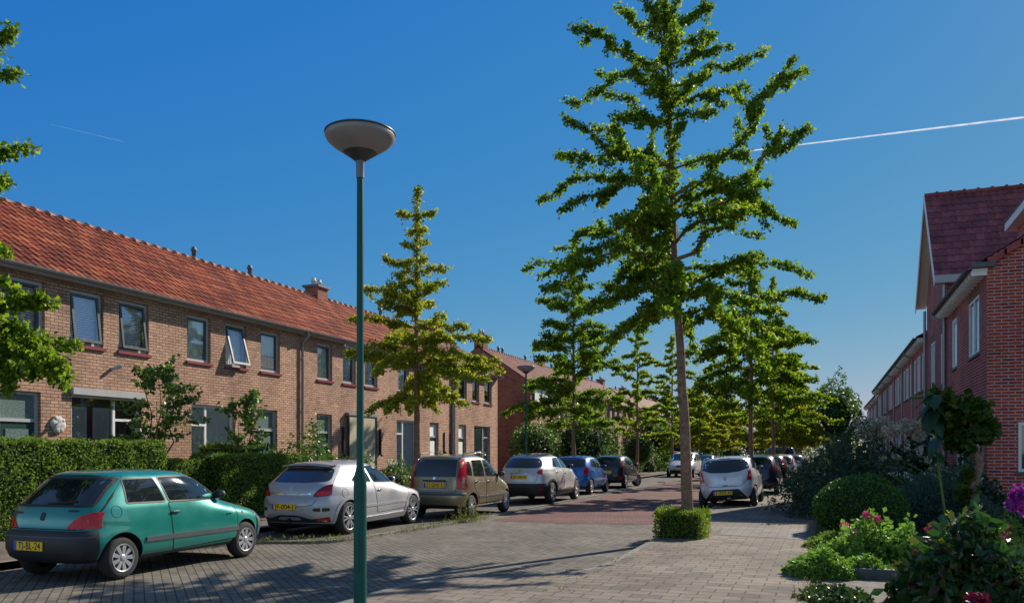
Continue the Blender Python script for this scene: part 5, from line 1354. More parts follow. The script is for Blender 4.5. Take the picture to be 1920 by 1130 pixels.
# yellow-green ginkgo behind the silver and gold cars
lt = cam_rel([(8.75,.1,.35,0,0),(8.2,-.62,.12,.1,.03),(8.2,.62,.15,-.1,.03),(7.8,-.35,.05,.3,0),(7.8,.35,.0,-.3,0),(7.5,.3,.1,.4,0),(7.4,-.35,-.05,-.3,0),(7.0,-.4,.0,.4,0),(6.9,.35,.05,-.4,0),(6.6,-1.1,.55,.2,-.03),
     (6.6,1.08,.08,-.2,.05),(6.3,-.5,.1,-.7,.05),(6.3,.5,.0,.7,.05),(5.9,-1.75,.3,.4,.05),(5.9,.95,.35,-.5,.04),(5.7,.3,.2,1.2,.05),(5.6,-.3,.1,-1.2,.05),(5.5,-.8,.0,.8,.1),(5.0,-2.05,.25,-.3,.1),(5.0,1.6,.1,.3,.12),
     (4.9,1.0,.3,-1.0,.1),(4.8,-1.2,.0,1.2,.1),(4.6,.2,.2,1.7,.1),(4.5,-.4,.0,-1.6,.1),(4.3,1.5,-.2,-.9,.12),(4.3,-1.4,-.3,.9,.12),(4.1,2.65,.05,.3,.03),(4.0,-1.9,.15,-.5,.08),(3.9,1.2,-.3,1.3,.15),(3.8,-1.1,-.2,-1.3,.15),(3.6,2.1,-.1,-.8,.1),
     (3.5,-.6,-.3,1.5,.1),(3.4,.8,-.3,-1.4,.1),(3.1,-1.6,-.45,.2,.08),(3.1,1.65,-.2,.4,.05),(3.0,.6,-.3,1.1,.1),(3.0,-.8,-.4,-1.0,.1),(3.3,1.3,-.35,-.5,.1),(4.6,2.3,.1,-.4,.05),(3.7,2.5,.25,-.2,.05),(4.4,-2.2,-.1,-.3,.08)] + [(rl.uniform(3.0,6.4),rl.uniform(-1.5,1.5),rl.uniform(-.3,.2),rl.uniform(-1.5,1.5),.08) for _ in range(16)], 9, .9)
ginkgo('ginkgo_tree', 'yellow-green ginkgo standing between the silver coupe and the gold car', (-10.9, 21.3, .11), [(0,0,0)]+[(.015*math.sin(z),.01,z) for z in np.linspace(.4,9.0,12)], lt, 21, L_yel, rad=.12, dens=400, lsize=.078, r0=.12, subs=.9, clad=(5.2,9.3,1500,.17), clump=5, kr=.04)
T2, b2 = whorl(10.6, 2.5, 2.9, 31, 52)
b2 += cam_rel([(3.6,-3.3,-.35,.2,.06),(3.4,-2.3,-.5,-.4,.06),(8.2,-1.7,.2,.3,.05),(7.9,2.0,.3,-.3,.05),(6.6,-1.6,-.1,.2,.1),(6.9,2.1,-.2,.2,.1),(5.6,2.2,-.4,.2,.12)], 9)
ginkgo('ginkgo_tree', 'green ginkgo behind the pearl crossover and blue car, a low limb reaching far left', (-10.6, 36.2, .11), T2, b2, 33, L_ginkgo, rad=.16, dens=300, lsize=.10, subs=1.0, clad=(3,8,900,.2), clump=4, kr=.05)
T3, b3 = whorl(8.8, 2.3, 2.5, 41, 34, up=.06)
G3 = ginkgo('ginkgo_tree', 'thin sparse ginkgo with a slim bare leader, left of the big trunk', (-10.3, 48.5, .11), T3, b3, 43, L_far, rad=.15, dens=240, lsize=.12)
T4, b4 = whorl(8.8, 3.0, 2.9, 51, 46, up=-.05)
b4 += cam_rel([(6.9,2.9,.5,.3,.08),(3.9,-1.2,-.1,.5,.1),(4.5,1.9,-.5,0,.15),(5.4,-2.1,-.5,.2,.1)], 9)
ginkgo('ginkgo_tree', 'dense ginkgo with a dark trunk right behind the pale silver car', (-2.55, 32.2, PVH), T4, b4, 53, L_ginkgo, rad=.16, dens=300, lsize=.10, subs=1.0, clump=4, kr=.05)
T5, b5 = whorl(10.6, 2.8, 2.9, 61, 46, up=.03)
ginkgo('ginkgo_tree', 'tall slim ginkgo with tiered side branches, third on the right', (-2.5, 45.5, PVH), T5, b5, 63, L_far, rad=.14, dens=240, lsize=.12)
T6, b6 = whorl(7.9, 2.1, 3.1, 71, 46, up=-.03)
G6 = ginkgo('ginkgo_tree', 'yellowing low-crowned ginkgo, fourth on the right', (-2.5, 57.5, PVH), T6, b6, 73, L_yel, rad=.3, dens=230, lsize=.18)
LG = ['fifth ginkgo on the right pavement, yellow-green', 'sixth ginkgo on the right pavement', 'small ginkgo at the far right end of the street', 'fifth ginkgo on the left, conifer-shaped above the people carrier',
      'sixth ginkgo on the left, past the two facing cars', 'yellow ginkgo on the left near the vanishing point', 'ginkgo on the far left side where the street bends', 'farthest ginkgo closing the view']
for i, (x, y, r_, s_, src) in enumerate(((-2.5,70,1,1,G6),(-2.4,84,2,1.05,G3),(-2.4,98,3,1.1,G6),(-10.3,60.5,2.2,1.12,G3),(-10.3,73,4,.95,G6),(-10.2,86,.6,1,G6),(-10.2,102,1.6,1,G6),(-6.8,118,2.6,1.1,G6))):
    d = dup(src, LG[i], (x, y, .1), r_, 'street trees'); d.scale = (s_, s_, s_)
for ch in []: pass
# ginkgo whose branches enter at the left edge
T0, b0 = whorl(7.9, 2.4, 1.5, 81, 30, up=.05)
b0 += cam_rel([(3.6,1.9,-.5,0,.1),(3.2,1.7,.2,.5,.1),(4.1,1.3,.6,-.3,.05),(2.9,1.6,.1,-.3,.05),(3.3,1.8,-.1,.2,.05),(6.6,1.35,.6,.0,.04),(5.9,1.4,.3,.2,.04),(5.7,1.3,-.1,-.2,.06),(7.4,1.2,.3,0,.02),(2.6,1.3,.5,0,.1),(3.9,1.5,.1,.6,.1),(3.5,1.4,.4,-.6,.1),(4.0,1.6,-.6,.2,.1),(4.4,1.2,-.3,.4,.1),(3.0,1.9,-.1,.3,.1),(2.8,1.7,.3,-.2,.1),(3.7,1.2,-.2,-.7,.1),(4.6,1.1,.1,.1,.1)], 9)
ginkgo('ginkgo_tree', 'ginkgo at the left edge, only its right-hand branches in the picture', (-11.85, 8.05, -.25), T0, b0, 83, L_ginkgo, rad=.14, dens=480, lsize=.075, subs=1.1, clump=5, kr=.035)

# ---------------------------------------------------------------- hedges and shrubs
def box_surface(x0,y0,z0,x1,y1,z1,n,rng,jit=.04,bottom=False):
    A = [(y1-y0)*(z1-z0)]*2+[(x1-x0)*(z1-z0)]*2+[(x1-x0)*(y1-y0)*1.5]; A = np.array(A)/sum(A); k = rng.choice(5, n, p=A)
    u, v = rng.uniform(0,1,n), rng.uniform(0,1,n)
    X = np.where(k==0, x0, np.where(k==1, x1, x0+(x1-x0)*u)); Y = np.where(k<2, y0+(y1-y0)*u, np.where(k==2, y0, np.where(k==3, y1, y0+(y1-y0)*v)))
    Z = np.where(k==4, z1, z0+(z1-z0)*v); P = np.stack([X,Y,Z],1)
    lump = .05*np.sin(P[:,0]*5+P[:,1]*4.1)*np.cos(P[:,2]*6+P[:,1]*3)
    c = np.array([(x0+x1)/2,(y0+y1)/2,(z0+z1)/2]); d = (P-c)/np.array([x1-x0,y1-y0,z1-z0]); d /= np.linalg.norm(d,axis=1)[:,None]+1e-9
    return P + d*lump[:,None]*1.0 + rng.normal(size=P.shape)*jit
def hedge(label, x0,y0,x1,y1,z0,z1, dens=1400, size=.05, mat=None, group='garden hedges', name='hedge', cat='hedge', jit=.022):
    rng = np.random.default_rng(int(abs(x0*100+y0*10))+1)
    cx, cy = (x0+x1)/2, (y0+y1)/2; hx, hy = (x1-x0)/2, (y1-y0)/2
    area = 2*(x1-x0+y1-y0)*(z1-z0)+(x1-x0)*(y1-y0); n = int(area*dens)
    P = box_surface(-hx,-hy,0,hx,hy,z1-z0,n,rng,jit)
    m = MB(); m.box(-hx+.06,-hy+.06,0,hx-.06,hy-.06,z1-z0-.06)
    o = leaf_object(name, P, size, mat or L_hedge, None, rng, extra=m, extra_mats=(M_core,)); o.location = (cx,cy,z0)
    return tag(o, label, cat, group)
def blob_pts(r, n, rng, shell=.7, lump=.16, flat=False):
    d = rng.normal(size=(n,3)); d /= np.linalg.norm(d,axis=1)[:,None]
    if flat: d[:,2] = np.abs(d[:,2])
    f = rng.uniform(shell,1,n)**.6 * (1+lump*np.sin(d[:,0]*5+1)*np.cos(d[:,1]*4.3)+lump*.8*np.sin(d[:,2]*7+d[:,0]*6)*np.cos(d[:,1]*9))
    return d*f[:,None]*np.array(r)
def bush(label, loc, r, n, size, mat, name='shrub', cat='shrub', group=None, core=.72, shell=.65, lump=.16, seed=0, stems=0, flat=True, lift=0, flowers=None, kids=None, droop=0, up=0, aspect=.75):
    rng = np.random.default_rng(seed+int(abs(loc[0]*37+loc[1]*11))); P_ = blob_pts(r, n, rng, shell, lump, flat); P_[:,2] += lift
    root = thing(name, label, cat, loc, 0, group) 
    m = None
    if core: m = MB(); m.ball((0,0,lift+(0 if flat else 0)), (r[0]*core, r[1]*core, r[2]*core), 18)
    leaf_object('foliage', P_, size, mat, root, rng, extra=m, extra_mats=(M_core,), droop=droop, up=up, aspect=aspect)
    if stems or lift:
        q = MB()
        for k in range(max(1, stems)):
            a = rng.uniform(0, 6.28); e = (r[0]*.6*math.cos(a)*rng.uniform(0,1), r[1]*.6*math.sin(a)*rng.uniform(0,1), lift+r[2]*.6)
            q.tube(curve_pts((.04*math.cos(a),.04*math.sin(a),0), e, 0, 6, .04, rng), [.022,.02,.017,.014,.01,.006] if stems > 1 else [.05,.045,.04,.035,.03,.02], 6)
        q.build('stem', M_twig, root, uv=False)
    if flowers:
        fm, fn, fr, pos = flowers
        fr = fr*1.15
        for p in pos: flower(root, p, fr, fm, fn, rng)
    return root
def flower(root, p, r, mat, n, rng, stalk=True, name='flower_head'):
    d = rng.normal(size=(n,3)); d /= np.linalg.norm(d,axis=1)[:,None]; P_ = np.array(p)+d*r*rng.uniform(.55,1,(n,1))*np.array([1,1,.85])
    o = leaf_object(name, P_, r*.55, mat, root, rng)
    if stalk:
        q = MB(); q.tube(curve_pts((p[0]*.55, p[1]*.55, max(0,p[2]-.35)), p, 0, 4, .03, rng), .006, 5); q.build('stalk', M_stalk, o, uv=False)
# left gardens
hedge('long tall garden hedge behind the teal hatchback, at the left edge', -13.6, 7.0, -12.95, 13.8, .1, 1.80, 1700, .048)
hedge('lower stretch of hedge between the tall hedge and the dark block', -13.7, 13.95, -13.05, 15.1, .1, 1.42, 1700, .048)
hedge('upright clipped hedge block left of the silver coupe', -13.5, 15.2, -12.6, 18.1, .1, 1.52, 1700, .048)
hedge('inner hedge crossing the garden below the house windows', -15.2, 17.3, -13.7, 17.9, .1, 1.75, 700, .06)
hedge('low clipped hedge in front of the white door of the fourth house', -13.4, 26.0, -12.8, 30.5, .1, 1.05, 700, .07)
hedge('hedge along the gap between the terraces, beside the dark parked car', -14.4, 39.6, -13.4, 43.5, .1, 1.1, 500, .09)
hedge('far left garden hedge beside the clipped ball tree', -13.6, 52.5, -12.9, 66, .1, 1.0, 300, .12)
hedge('farther left hedge past the people carrier', -13.4, 70, -12.6, 95, .1, 1.2, 150, .16)
hedge('square box hedge clipped round the foot of the big ginkgo', -2.80, 14.78, -2.02, 15.75, PVH, .53, 3000, .038, L_boxy, 'box hedges', jit=.025)
hedge('dark hedge edging the right gardens beyond the shrubs', .05, 27.5, .75, 95, .06, 1.25, 130, .14, L_dark)
def young_tree(label, loc, h, w, n, seed, mat=None, size=.10):
    rng = np.random.default_rng(seed); P = thing('young_tree', label, 'tree', loc, 0, 'young garden trees'); m = MB(); pts = []
    for k in range(5):
        a = k*1.3; m.tube(curve_pts((0,0,0),(w*.35*math.cos(a),w*.35*math.sin(a),h*rng.uniform(.75,1)),0,8,.03,rng),[.03,.027,.024,.02,.016,.012,.008,.005],6)
    for i in range(46):
        z = h*rng.uniform(.42,.98); a = rng.uniform(0,6.28); l = w*rng.uniform(.5,1)*(1-.55*max(0,z/h-.55)/.45); s = np.array((w*.2*math.cos(a),w*.2*math.sin(a),z))
        C = curve_pts(s, s+np.array((l*math.cos(a),l*math.sin(a),rng.uniform(-.1,.35))), 0, 5, .04, rng); m.tube(C, [.008,.007,.006,.004,.003], 4, cap=False)
        pts.append(along(C, n//46, .12, rng))
    m.build('trunk', M_twig, P, uv=False); leaf_object('crown', np.concatenate(pts), size, mat or L_shrub, P, rng, droop=.6, aspect=.8)
young_tree('bushy young tree with dark round leaves in front of the shuttered window', (-14.2, 15.0, .1), 3.5, .95, 1900, 5)
young_tree('second bushy young tree, in front of the white framed window of the open-window house', (-14.3, 17.9, .1), 2.95, .85, 1600, 6)
bush('bright green leafy bush spilling over the hedge beside the downpipe', (-14.0, 20.6, .1), (1.1,1.5,2.0), 3400, .10, L_shrub, core=.6, lump=.22, stems=5, seed=4)
def rose(label, loc, r, seed, fm=F_white, nf=16):
    rng = np.random.default_rng(seed); d = rng.normal(size=(nf,3)); d /= np.linalg.norm(d,axis=1)[:,None]; d[:,2] = abs(d[:,2]); pos = [tuple(v) for v in d*np.array(r)*1.05]
    bush(label, loc, r, 1200, .09, L_shrub, 'flowering_shrub', 'flower bush', 'flowering shrubs', .55, .6, flowers=(fm, 14, .075, pos), seed=seed)
rose('white flowering bush before the beige screen', (-13.6, 22.9, .1), (.7,.8,1.35), 8); rose('white flowering bush right of the beige screen', (-13.5, 25.0, .3), (.7,1.0,1.05), 9)
bush('rounded yellow-green bush by the tall white window', (-14.5, 30.2, .1), (.6,.8,1.3), 900, .1, L_light, core=.6); rose('low dark bush with pale blooms by the end corner of the front terrace', (-13.9, 38.3, .1), (.8,1.2,1.35), 10, F_cream, 18)
bush('ball-shaped garden tree in front of the bare gable wall', (-15.2, 44.3, .1), (1.5,1.5,1.3), 3200, .13, L_shrub, 'garden_tree', 'tree', None, .6, lift=1.9, flat=False, seed=7)
bush('broad dense garden tree behind the blue and black cars', (-13.6, 48.2, .1), (2.1,3.0,2.3), 5200, .17, L_shrub, 'garden_tree', 'tree', None, .6, lift=2.0, flat=False, seed=9, lump=.25)
bush('leafy shrub left of the ball-shaped clipped tree', (-13.4, 53.2, .1), (1.1,1.4,2.2), 1600, .15, L_hedge, core=.6, seed=12)
bush('clipped dark green ball tree beside the far road sign', (-12.7, 60.5, .1), (1.05,1.05,1.1), 2600, .10, L_box, 'ball_tree', 'tree', None, .85, .9, .03, lift=1.75, flat=False)
rose('tall pale flowering bush right of the clipped ball tree', (-12.9, 64.0, .1), (1.5,1.5,2.2), 13, F_cream, 14); bush('dark wine-leaved round bush beyond the road sign', (-14, 66, .1), (1.2,1.2,1.2), 800, .18, leafmat('leaf_wine', [(0.05, 0.015, 0.02), (0.09, 0.03, 0.03)], .3), 'shrub', 'shrub', None, .6, lift=2.3, flat=False)
FT = [('dense green garden tree left of the big trunk', -14.5, 73, 2.4, 3.2), ('far garden tree above the facing cars', -13.5, 82, 2.4, 2.6), ('far dark garden tree near the end of the left pavement', -12.5, 94, 2.6, 3.0), ('bushy tree closing the street end on the left', -9.5, 126, 3.5, 3.5), ('bushy tree closing the street end in the middle', -4, 132, 3.2, 3.4), ('bushy tree closing the street end on the right', 1.5, 118, 3.2, 3.6)]
for i, (lb, x, y, r_, h_) in enumerate(FT):
    bush(lb, (x, y, .1), (r_,r_,h_*.62), 1500, .32, L_shrub if i % 2 else L_hedge, 'garden_tree', 'tree', 'far garden trees', .6, lift=h_*.62+.8, flat=False, seed=i*3, lump=.25)
def conifer(label, loc, h, w, seed, n=2600):
    rng = np.random.default_rng(seed); P = thing('conifer_tree', label, 'tree', loc, 0, 'dark conifers'); z = rng.uniform(0,1,n)**.8; a = rng.uniform(0,6.28,n); rr = w*(1-z)**.8*(.55+.45*rng.uniform(0,1,n)**.5)*(1+.2*np.sin(z*30+a*2))
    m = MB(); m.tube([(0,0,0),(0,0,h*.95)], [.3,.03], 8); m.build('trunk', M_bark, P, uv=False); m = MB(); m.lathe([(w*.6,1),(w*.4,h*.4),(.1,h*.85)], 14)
    leaf_object('crown', np.stack([rr*np.cos(a), rr*np.sin(a), 1+z*(h-1)], 1), .5, L_conif, P, rng, extra=m, extra_mats=(M_core,), droop=.5)
for i, (x, y, h_, w_, lb) in enumerate(((-17.5,165,15.5,4.2,'broad dark conifer beyond the street end, left one of the pair'),(-9.5,170,16,4.0,'broad dark conifer beyond the street end, right one of the pair'),(-28,160,13.5,4,'dark conifer crown behind the left terraces, just right of the big trunk'))): conifer(lb, (x,y,0), h_, w_, 90+i)

# ---------------------------------------------------------------- near garden on the right
def G(x, y, h=.06): p = gp(x, y, h); return (p[0], p[1], h)
def atp(x, y, s):     # a point above the ground at a chosen distance along the street
    a = (x-960)/1560; Z = s/(a*SA+CA); return at(x, y, Z)
bush('big loose dark shrub with long leaves hanging over the pavement', (.62, 22.3, .06), (1.65,2.4,1.9), 7000, .15, L_dark, core=.6, lump=.2, aspect=.28, droop=.3, seed=2, stems=6)
bush('lighter olive-leaved shrub at the pavement edge beyond the garden', (.25, 26.2, .06), (1.25,1.7,1.5), 3000, .13, L_teal, core=.55, aspect=.3, seed=3)
bush('dark rounded boxwood dome beside the pavement', (.66, 17.1, .06), (.84,.84,.66), 9500, .045, L_box, 'box_dome', 'bush', None, .92, .93, .03, lift=.46, flat=False)
pos = []
rg = np.random.default_rng(17)
for i in range(22): pos.append((rg.uniform(-1.3,1.3), rg.uniform(-1.3,-.2), rg.uniform(2.0,2.45)))
bush('hydrangea with large cream flower heads behind the dark shrubs', (2.3, 26.0, .06), (1.5,1.2,1.75), 2600, .16, L_dark, 'hydrangea', 'flower bush', None, .65, flowers=(F_cream, 130, .15, pos), seed=5)
pos = [(rg.uniform(-.6,.6), rg.uniform(-.9,-.2), rg.uniform(2.2,2.5)) for i in range(7)]
bush('smaller hydrangea with pink-cream heads next to the dark shrub', (1.3, 27.4, .06), (.9,.9,1.85), 1300, .15, L_dark, 'hydrangea', 'flower bush', None, .6, flowers=(F_cream, 110, .14, pos), seed=6)
pos = [(rg.uniform(-.9,.9), rg.uniform(-.7,.2), rg.uniform(1.0,1.25)) for i in range(26)]
bush('grey-green mound of fine leaves with small white heads', (2.15, 18.7, .06), (1.15,.9,1.15), 6500, .11, L_teal, 'lavender_mound', 'bush', None, .75, .75, .1, flowers=(F_white, 10, .045, pos), aspect=.14, up=0, seed=8)
bush('dark low mass of shrubs in the bed in front of the corner', (3.0, 16.6, .06), (1.3,.7,.55), 2600, .12, L_dark, 'ground_shrub', 'bush', None, .7, aspect=.2, seed=10)
bush('dark leafy shrub filling the bed below the hydrangeas', (3.1, 22.6, .06), (1.0,1.6,1.2), 2600, .14, L_dark, 'shrub', 'shrub', None, .65, seed=11)
bush('low dark tufts by the paving in front of the plinth', (4.9, 19.2, .08), (.6,.5,.5), 1200, .12, L_dark, 'ground_shrub', 'bush', None, .5, aspect=.15, seed=12)
bush('second tuft of low dark leaves at the right edge', (5.6, 17.4, .08), (.6,.6,.45), 1100, .10, L_dark, 'ground_shrub', 'bush', None, .6, seed=13)
# giant leaves on a tall yellow-green stalk
def big_leaf(m, p, L, az, tilt, w=.55, mi=0):
    d = np.array((math.cos(az)*math.cos(tilt), math.sin(az)*math.cos(tilt), math.sin(tilt))); s = np.array((-math.sin(az), math.cos(az), 0)); u = np.cross(d, s)
    prof = [(0,.12),(.12,.42),(.35,.5),(.6,.42),(.82,.22),(1,.0)]; vs = []
    for t, ww in prof:
        c = np.array(p)+d*L*t+np.array((0,0,-.35*L*t*t))
        for k in (-1, 0, 1): vs.append(tuple(c+s*k*ww*w*L*1.6+u*(-.05*L if k else .0)))
    m.add(vs, [(3*i+j, 3*i+j+1, 3*i+j+4, 3*i+j+3) for i in range(5) for j in (0,1)], mi, True)
M_bigleaf = leafmat('leaf_broad', [(0.02, 0.07, 0.03), (0.03, 0.09, 0.035)], .35, .35, spec=.5)
def sunflower():
    b = atp(1768, 925, 17.6); t = atp(1750, 745, 17.6); P = thing('sunflower', 'tall drooping sunflower with a bent yellow-green stalk and big leaves', 'plant', (b[0], b[1], .06))
    rel = lambda p: (p[0]-b[0], p[1]-b[1], p[2]-.06)
    m = MB(); tp = rel(t); m.tube([(0.05,0,0),(.02,0,.5),(tp[0]*.4,tp[1]*.4,tp[2]*.45),tp,(tp[0]-.08,tp[1],tp[2]+.12),(tp[0]-.22,tp[1],tp[2]+.08)], [.026,.026,.024,.02,.018,.014], 8); m.build('stalk', M_stalk, P)
    for i, (f, az, L_, ti) in enumerate(((.98,3.4,.40,-.7),(.97,-.4,.36,-.8),(.90,3.9,.38,-1.0),(.84,-1.0,.34,-.9),(.76,-.2,.32,-1.0),(.70,3.7,.36,-1.1),(1.02,-1.6,.34,-.6),(1.03,3.0,.36,-.5),(.60,-.6,.28,-1.0))):
        m = MB(); big_leaf(m, (tp[0]*f, tp[1]*f, tp[2]*f+.02), L_, az, ti); m.build('leaf', M_bigleaf, P)
    q = MB(); q.lathe([(0,0),(.11,.01),(.13,.04),(.05,.07),(0,.07)], 16, 0, (tp[0]-.27,tp[1],tp[2]-.02)); q.build('flower_head', M_stalk, P)
sunflower()
def vine():
    b = G(1832, 1000); P = thing('grape_vine', 'old gnarled vine trained as a standard, leafy head before the brick corner', 'vine', (b[0], b[1], .06)); s = b[1]
    rel = lambda x, y: tuple(np.array(atp(x, y, s))-np.array((b[0], b[1], .06)))
    rng = np.random.default_rng(4); m = MB()
    m.tube([(0,0,0), rel(1826,960), rel(1822,925), rel(1830,893), rel(1838,868), rel(1828,845), rel(1818,815), rel(1810,790)], [.10,.085,.075,.085,.07,.06,.05,.03], 10)
    m.tube([rel(1838,868), rel(1842,840), rel(1835,800)], [.05,.04,.02], 8); m.build('trunk', M_bark, P, uv=False)
    pts = []
    for x, y, r_, n in ((1770,762,.28,420),(1798,772,.34,620),(1823,788,.34,620),(1842,805,.24,300),(1785,798,.3,420),(1810,818,.3,400),(1752,782,.2,220),(1760,745,.2,200),(1835,768,.2,180),(1815,890,.12,110),(1812,925,.13,130),(1820,950,.12,90),(1790,830,.14,90)):
        d = rng.normal(size=(n,3)); d /= np.linalg.norm(d,axis=1)[:,None]; pts.append(np.array(rel(x,y))+d*r_*rng.uniform(.2,1,(n,1))**.5)
    leaf_object('foliage', np.concatenate(pts), .13, leafmat('leaf_vine', [(0.02, 0.055, 0.01), (0.035, 0.085, 0.012), (0.06, 0.11, 0.015), (0.16, 0.16, 0.02)], .4), P, rng, aspect=1.0, droop=.3)
vine()
# dahlia clump, ground covers, big dark bush, dahlias at the corner
dl = G(1630, 1065); 
def relpos(o, lst, s): return [tuple(np.array(atp(x, y, s))-np.array(o)) for x, y in lst]
D0 = (dl[0], dl[1]+.15, .06)
bush('pink dahlia clump in full sun beside the pavement', D0, (.52,.5,.62), 2400, .085, L_light, 'dahlia', 'flower plant', 'dahlias', .45, .3, .25, flowers=(F_pink, 110, .044, relpos(D0, [(1624,964),(1645,973),(1583,984),(1603,998)], D0[1]-.1)), seed=3, stems=5)
D1 = (dl[0]+.45, dl[1]+.05, .06)
bush('leafy dahlia stems without blooms right of the pink dahlia', D1, (.28,.3,.60), 800, .085, L_light, 'dahlia', 'flower plant', 'dahlias', .3, .3, .2, seed=4)
g1 = G(1540, 1085); bush('pale green mound of ground cover at the pavement corner', (g1[0], g1[1]+.2, .06), (.42,.42,.30), 4200, .045, L_light, 'ground_cover', 'plant', None, .75, .75, .12)
g2 = G(1575, 1060); bush('fine-leaved low cushion between the mound and the dahlias', (g2[0], g2[1]+.1, .06), (.45,.5,.32), 3800, .045, L_light, 'ground_cover', 'plant', None, .7, .7, .15)
g3 = G(1560, 1030); bush('dark feathery cushion in front of the boxwood dome', (g3[0]+.05, g3[1]+.1, .06), (.42,.5,.26), 2600, .05, L_hedge, 'ground_cover', 'plant', None, .7, .7, .15)
g5 = G(1640, 1088); bush('leafy strip of low plants along the garden step', (g5[0]-.12, g5[1]+.25, .06), (.40,.28,.22), 2600, .06, L_light, 'ground_cover', 'plant', None, .6, .6, .2)
g4 = G(1555, 1130); bush('reddish-green creeping patch at the bottom edge of the path', (g4[0]+.05, g4[1]+.15, .06), (.36,.45,.13), 3000, .04, L_red, 'ground_cover', 'plant', None, .7, .7, .2)
bb = (1.30, 9.3, .06)
bush('large dark bush of broad glossy leaves turning red, lower right', bb, (.60,.60,.82), 2600, .15, L_red, 'peony_bush', 'bush', None, .7, .7, .14, aspect=.5, droop=.35, seed=21)
rr = bb
q = relpos(bb, [(1745,992),(1760,990),(1868,998),(1860,1000)], 9.0)
bush('flat rose-coloured flower heads behind the glossy bush', (1.9, 10.9, .06), (.5,.4,.5), 700, .09, L_dark, 'sedum', 'flower plant', None, .5, flowers=(F_rose, 40, .07, relpos((1.9,10.9,.06), [(1748,990),(1765,993),(1868,1000),(1880,998)], 10.8)), seed=5)
bush('small yellow-flowered plant at the foot of the vine', (2.45,13.6,.06), (.3,.3,.75), 500, .08, L_hedge, 'flowering_plant', 'flower plant', None, .3, .3, flowers=(F_yellow, 14, .05, relpos((2.45,13.6,.06), [(1780,962)], 13.5)), seed=6)
D2 = (1.86, 6.9, .06)
bush('dahlia with wine-red and white flower in the bottom right corner', D2, (.33,.3,.80), 420, .16, leafmat('leaf_dahlia', [(0.04, 0.13, 0.02), (0.06, 0.18, 0.025), (0.03, 0.09, 0.03)], .35, .35, spec=.6), 'dahlia', 'flower plant', 'dahlias', .3, .4, .1, flowers=(F_wine, 110, .06, relpos(D2, [(1835,1122)], 6.55)), aspect=.5, seed=8)
def tips():
    rng = np.random.default_rng(3); c = np.array(atp(1835,1122,6.55)); P = thing('dahlia_bloom_tips', None, None)
D3 = (2.75, 9.2, .06)
bush('purple dahlia at the right edge of the photo', D3, (.3,.3,1.0), 420, .13, L_dark, 'dahlia', 'flower plant', 'dahlias', .3, .4, flowers=(F_purple, 90, .085, relpos(D3, [(1912,925),(1908,945),(1918,935)], 9.2)), seed=9)
bush('orange marigolds at the foot of the boxwood dome', (g3[0]+.35, g3[1]+.55, .06), (.3,.3,.28), 500, .05, L_dark, 'marigold', 'flower plant', None, .4, flowers=(F_orange, 20, .035, [(-.15,-.1,.33),(.1,-.1,.3),(0,0,.42),(.18,.1,.36)]), seed=10)
pos = [tuple(np.array(atp(x,y,21.5))-np.array((2.9,21.5,.06))) for x, y in ((1677,855),(1684,858),(1702,840),(1760,872),(1772,878),(1740,865),(1725,850),(1655,858),(1740,862))]
bush('tall thin-stemmed garden flowers with pale round heads', (2.9,21.5,.06), (.7,.7,1.2), 700, .12, L_dark, 'perennial_clump', 'flower plant', None, .2, flowers=(F_cream, 30, .07, pos), seed=12)
bush('dark tree with pale backlit edge leaves at the far right of the street', (.75, 62, .06), (1.7,1.9,2.4), 4200, .17, L_shrub, 'garden_tree', 'tree', None, .6, lift=4.2, flat=False, seed=19, lump=.25)
bush('dark hedge-like shrub below the backlit tree', (.7, 36, .06), (.8,3.0,1.25), 2600, .16, L_dark, core=.7, seed=20)

# weeds along the bay kerb
def weeds():
    rng = np.random.default_rng(2); pts = []
    L_ = np.array([p for p in lk if p[1] < 19]); 
    for i in range(1500):
        t = rng.uniform(0, len(L_)-1.01); k = int(t); p = L_[k]+(L_[k+1]-L_[k])*(t-k); dd = max(0, math.sin(p[1]*2.1)*.5+.5)
        if rng.uniform() > dd*.8+.15: continue
        pts.append((p[0]+rng.normal()*.06+.06, p[1]+rng.normal()*.05, rng.uniform(0,.04+.07*dd)))
    C = curve_pts((-7.78,17.6,0),(-7.75,17.62,.62),0,6,.02,rng)
    for dx in (0,.12,-.1,.2): 
        C2 = C+np.array((dx, dx*.8, 0)); pts += list(along(C2*np.array((1,1,.55+.45*(dx==0))), 110, .05, rng, .02))
    for i in range(260): pts.append((-7.72+rng.normal()*.14, 17.55+rng.normal()*.35, abs(rng.normal())*.09))
    tag(leaf_object('weeds', np.array(pts), .075, L_weed, None, rng, aspect=.16, droop=-1.2), kind='stuff')
    pts = []
    for i in range(700):
        y = rng.uniform(8.5, 60); pts.append((-2.78+rng.normal()*.05 if y > 15.9 else -2.7+rng.normal()*.04, y, PVH+rng.uniform(0,.02)))
    for i in range(900): pts.append((-.16+rng.normal()*.05, rng.uniform(8,24), PVH+rng.uniform(0,.04)))
    tag(leaf_object('kerb_grass', np.array(pts), .05, L_weed, None, rng, aspect=.16, droop=-1.2), kind='stuff')
weeds()

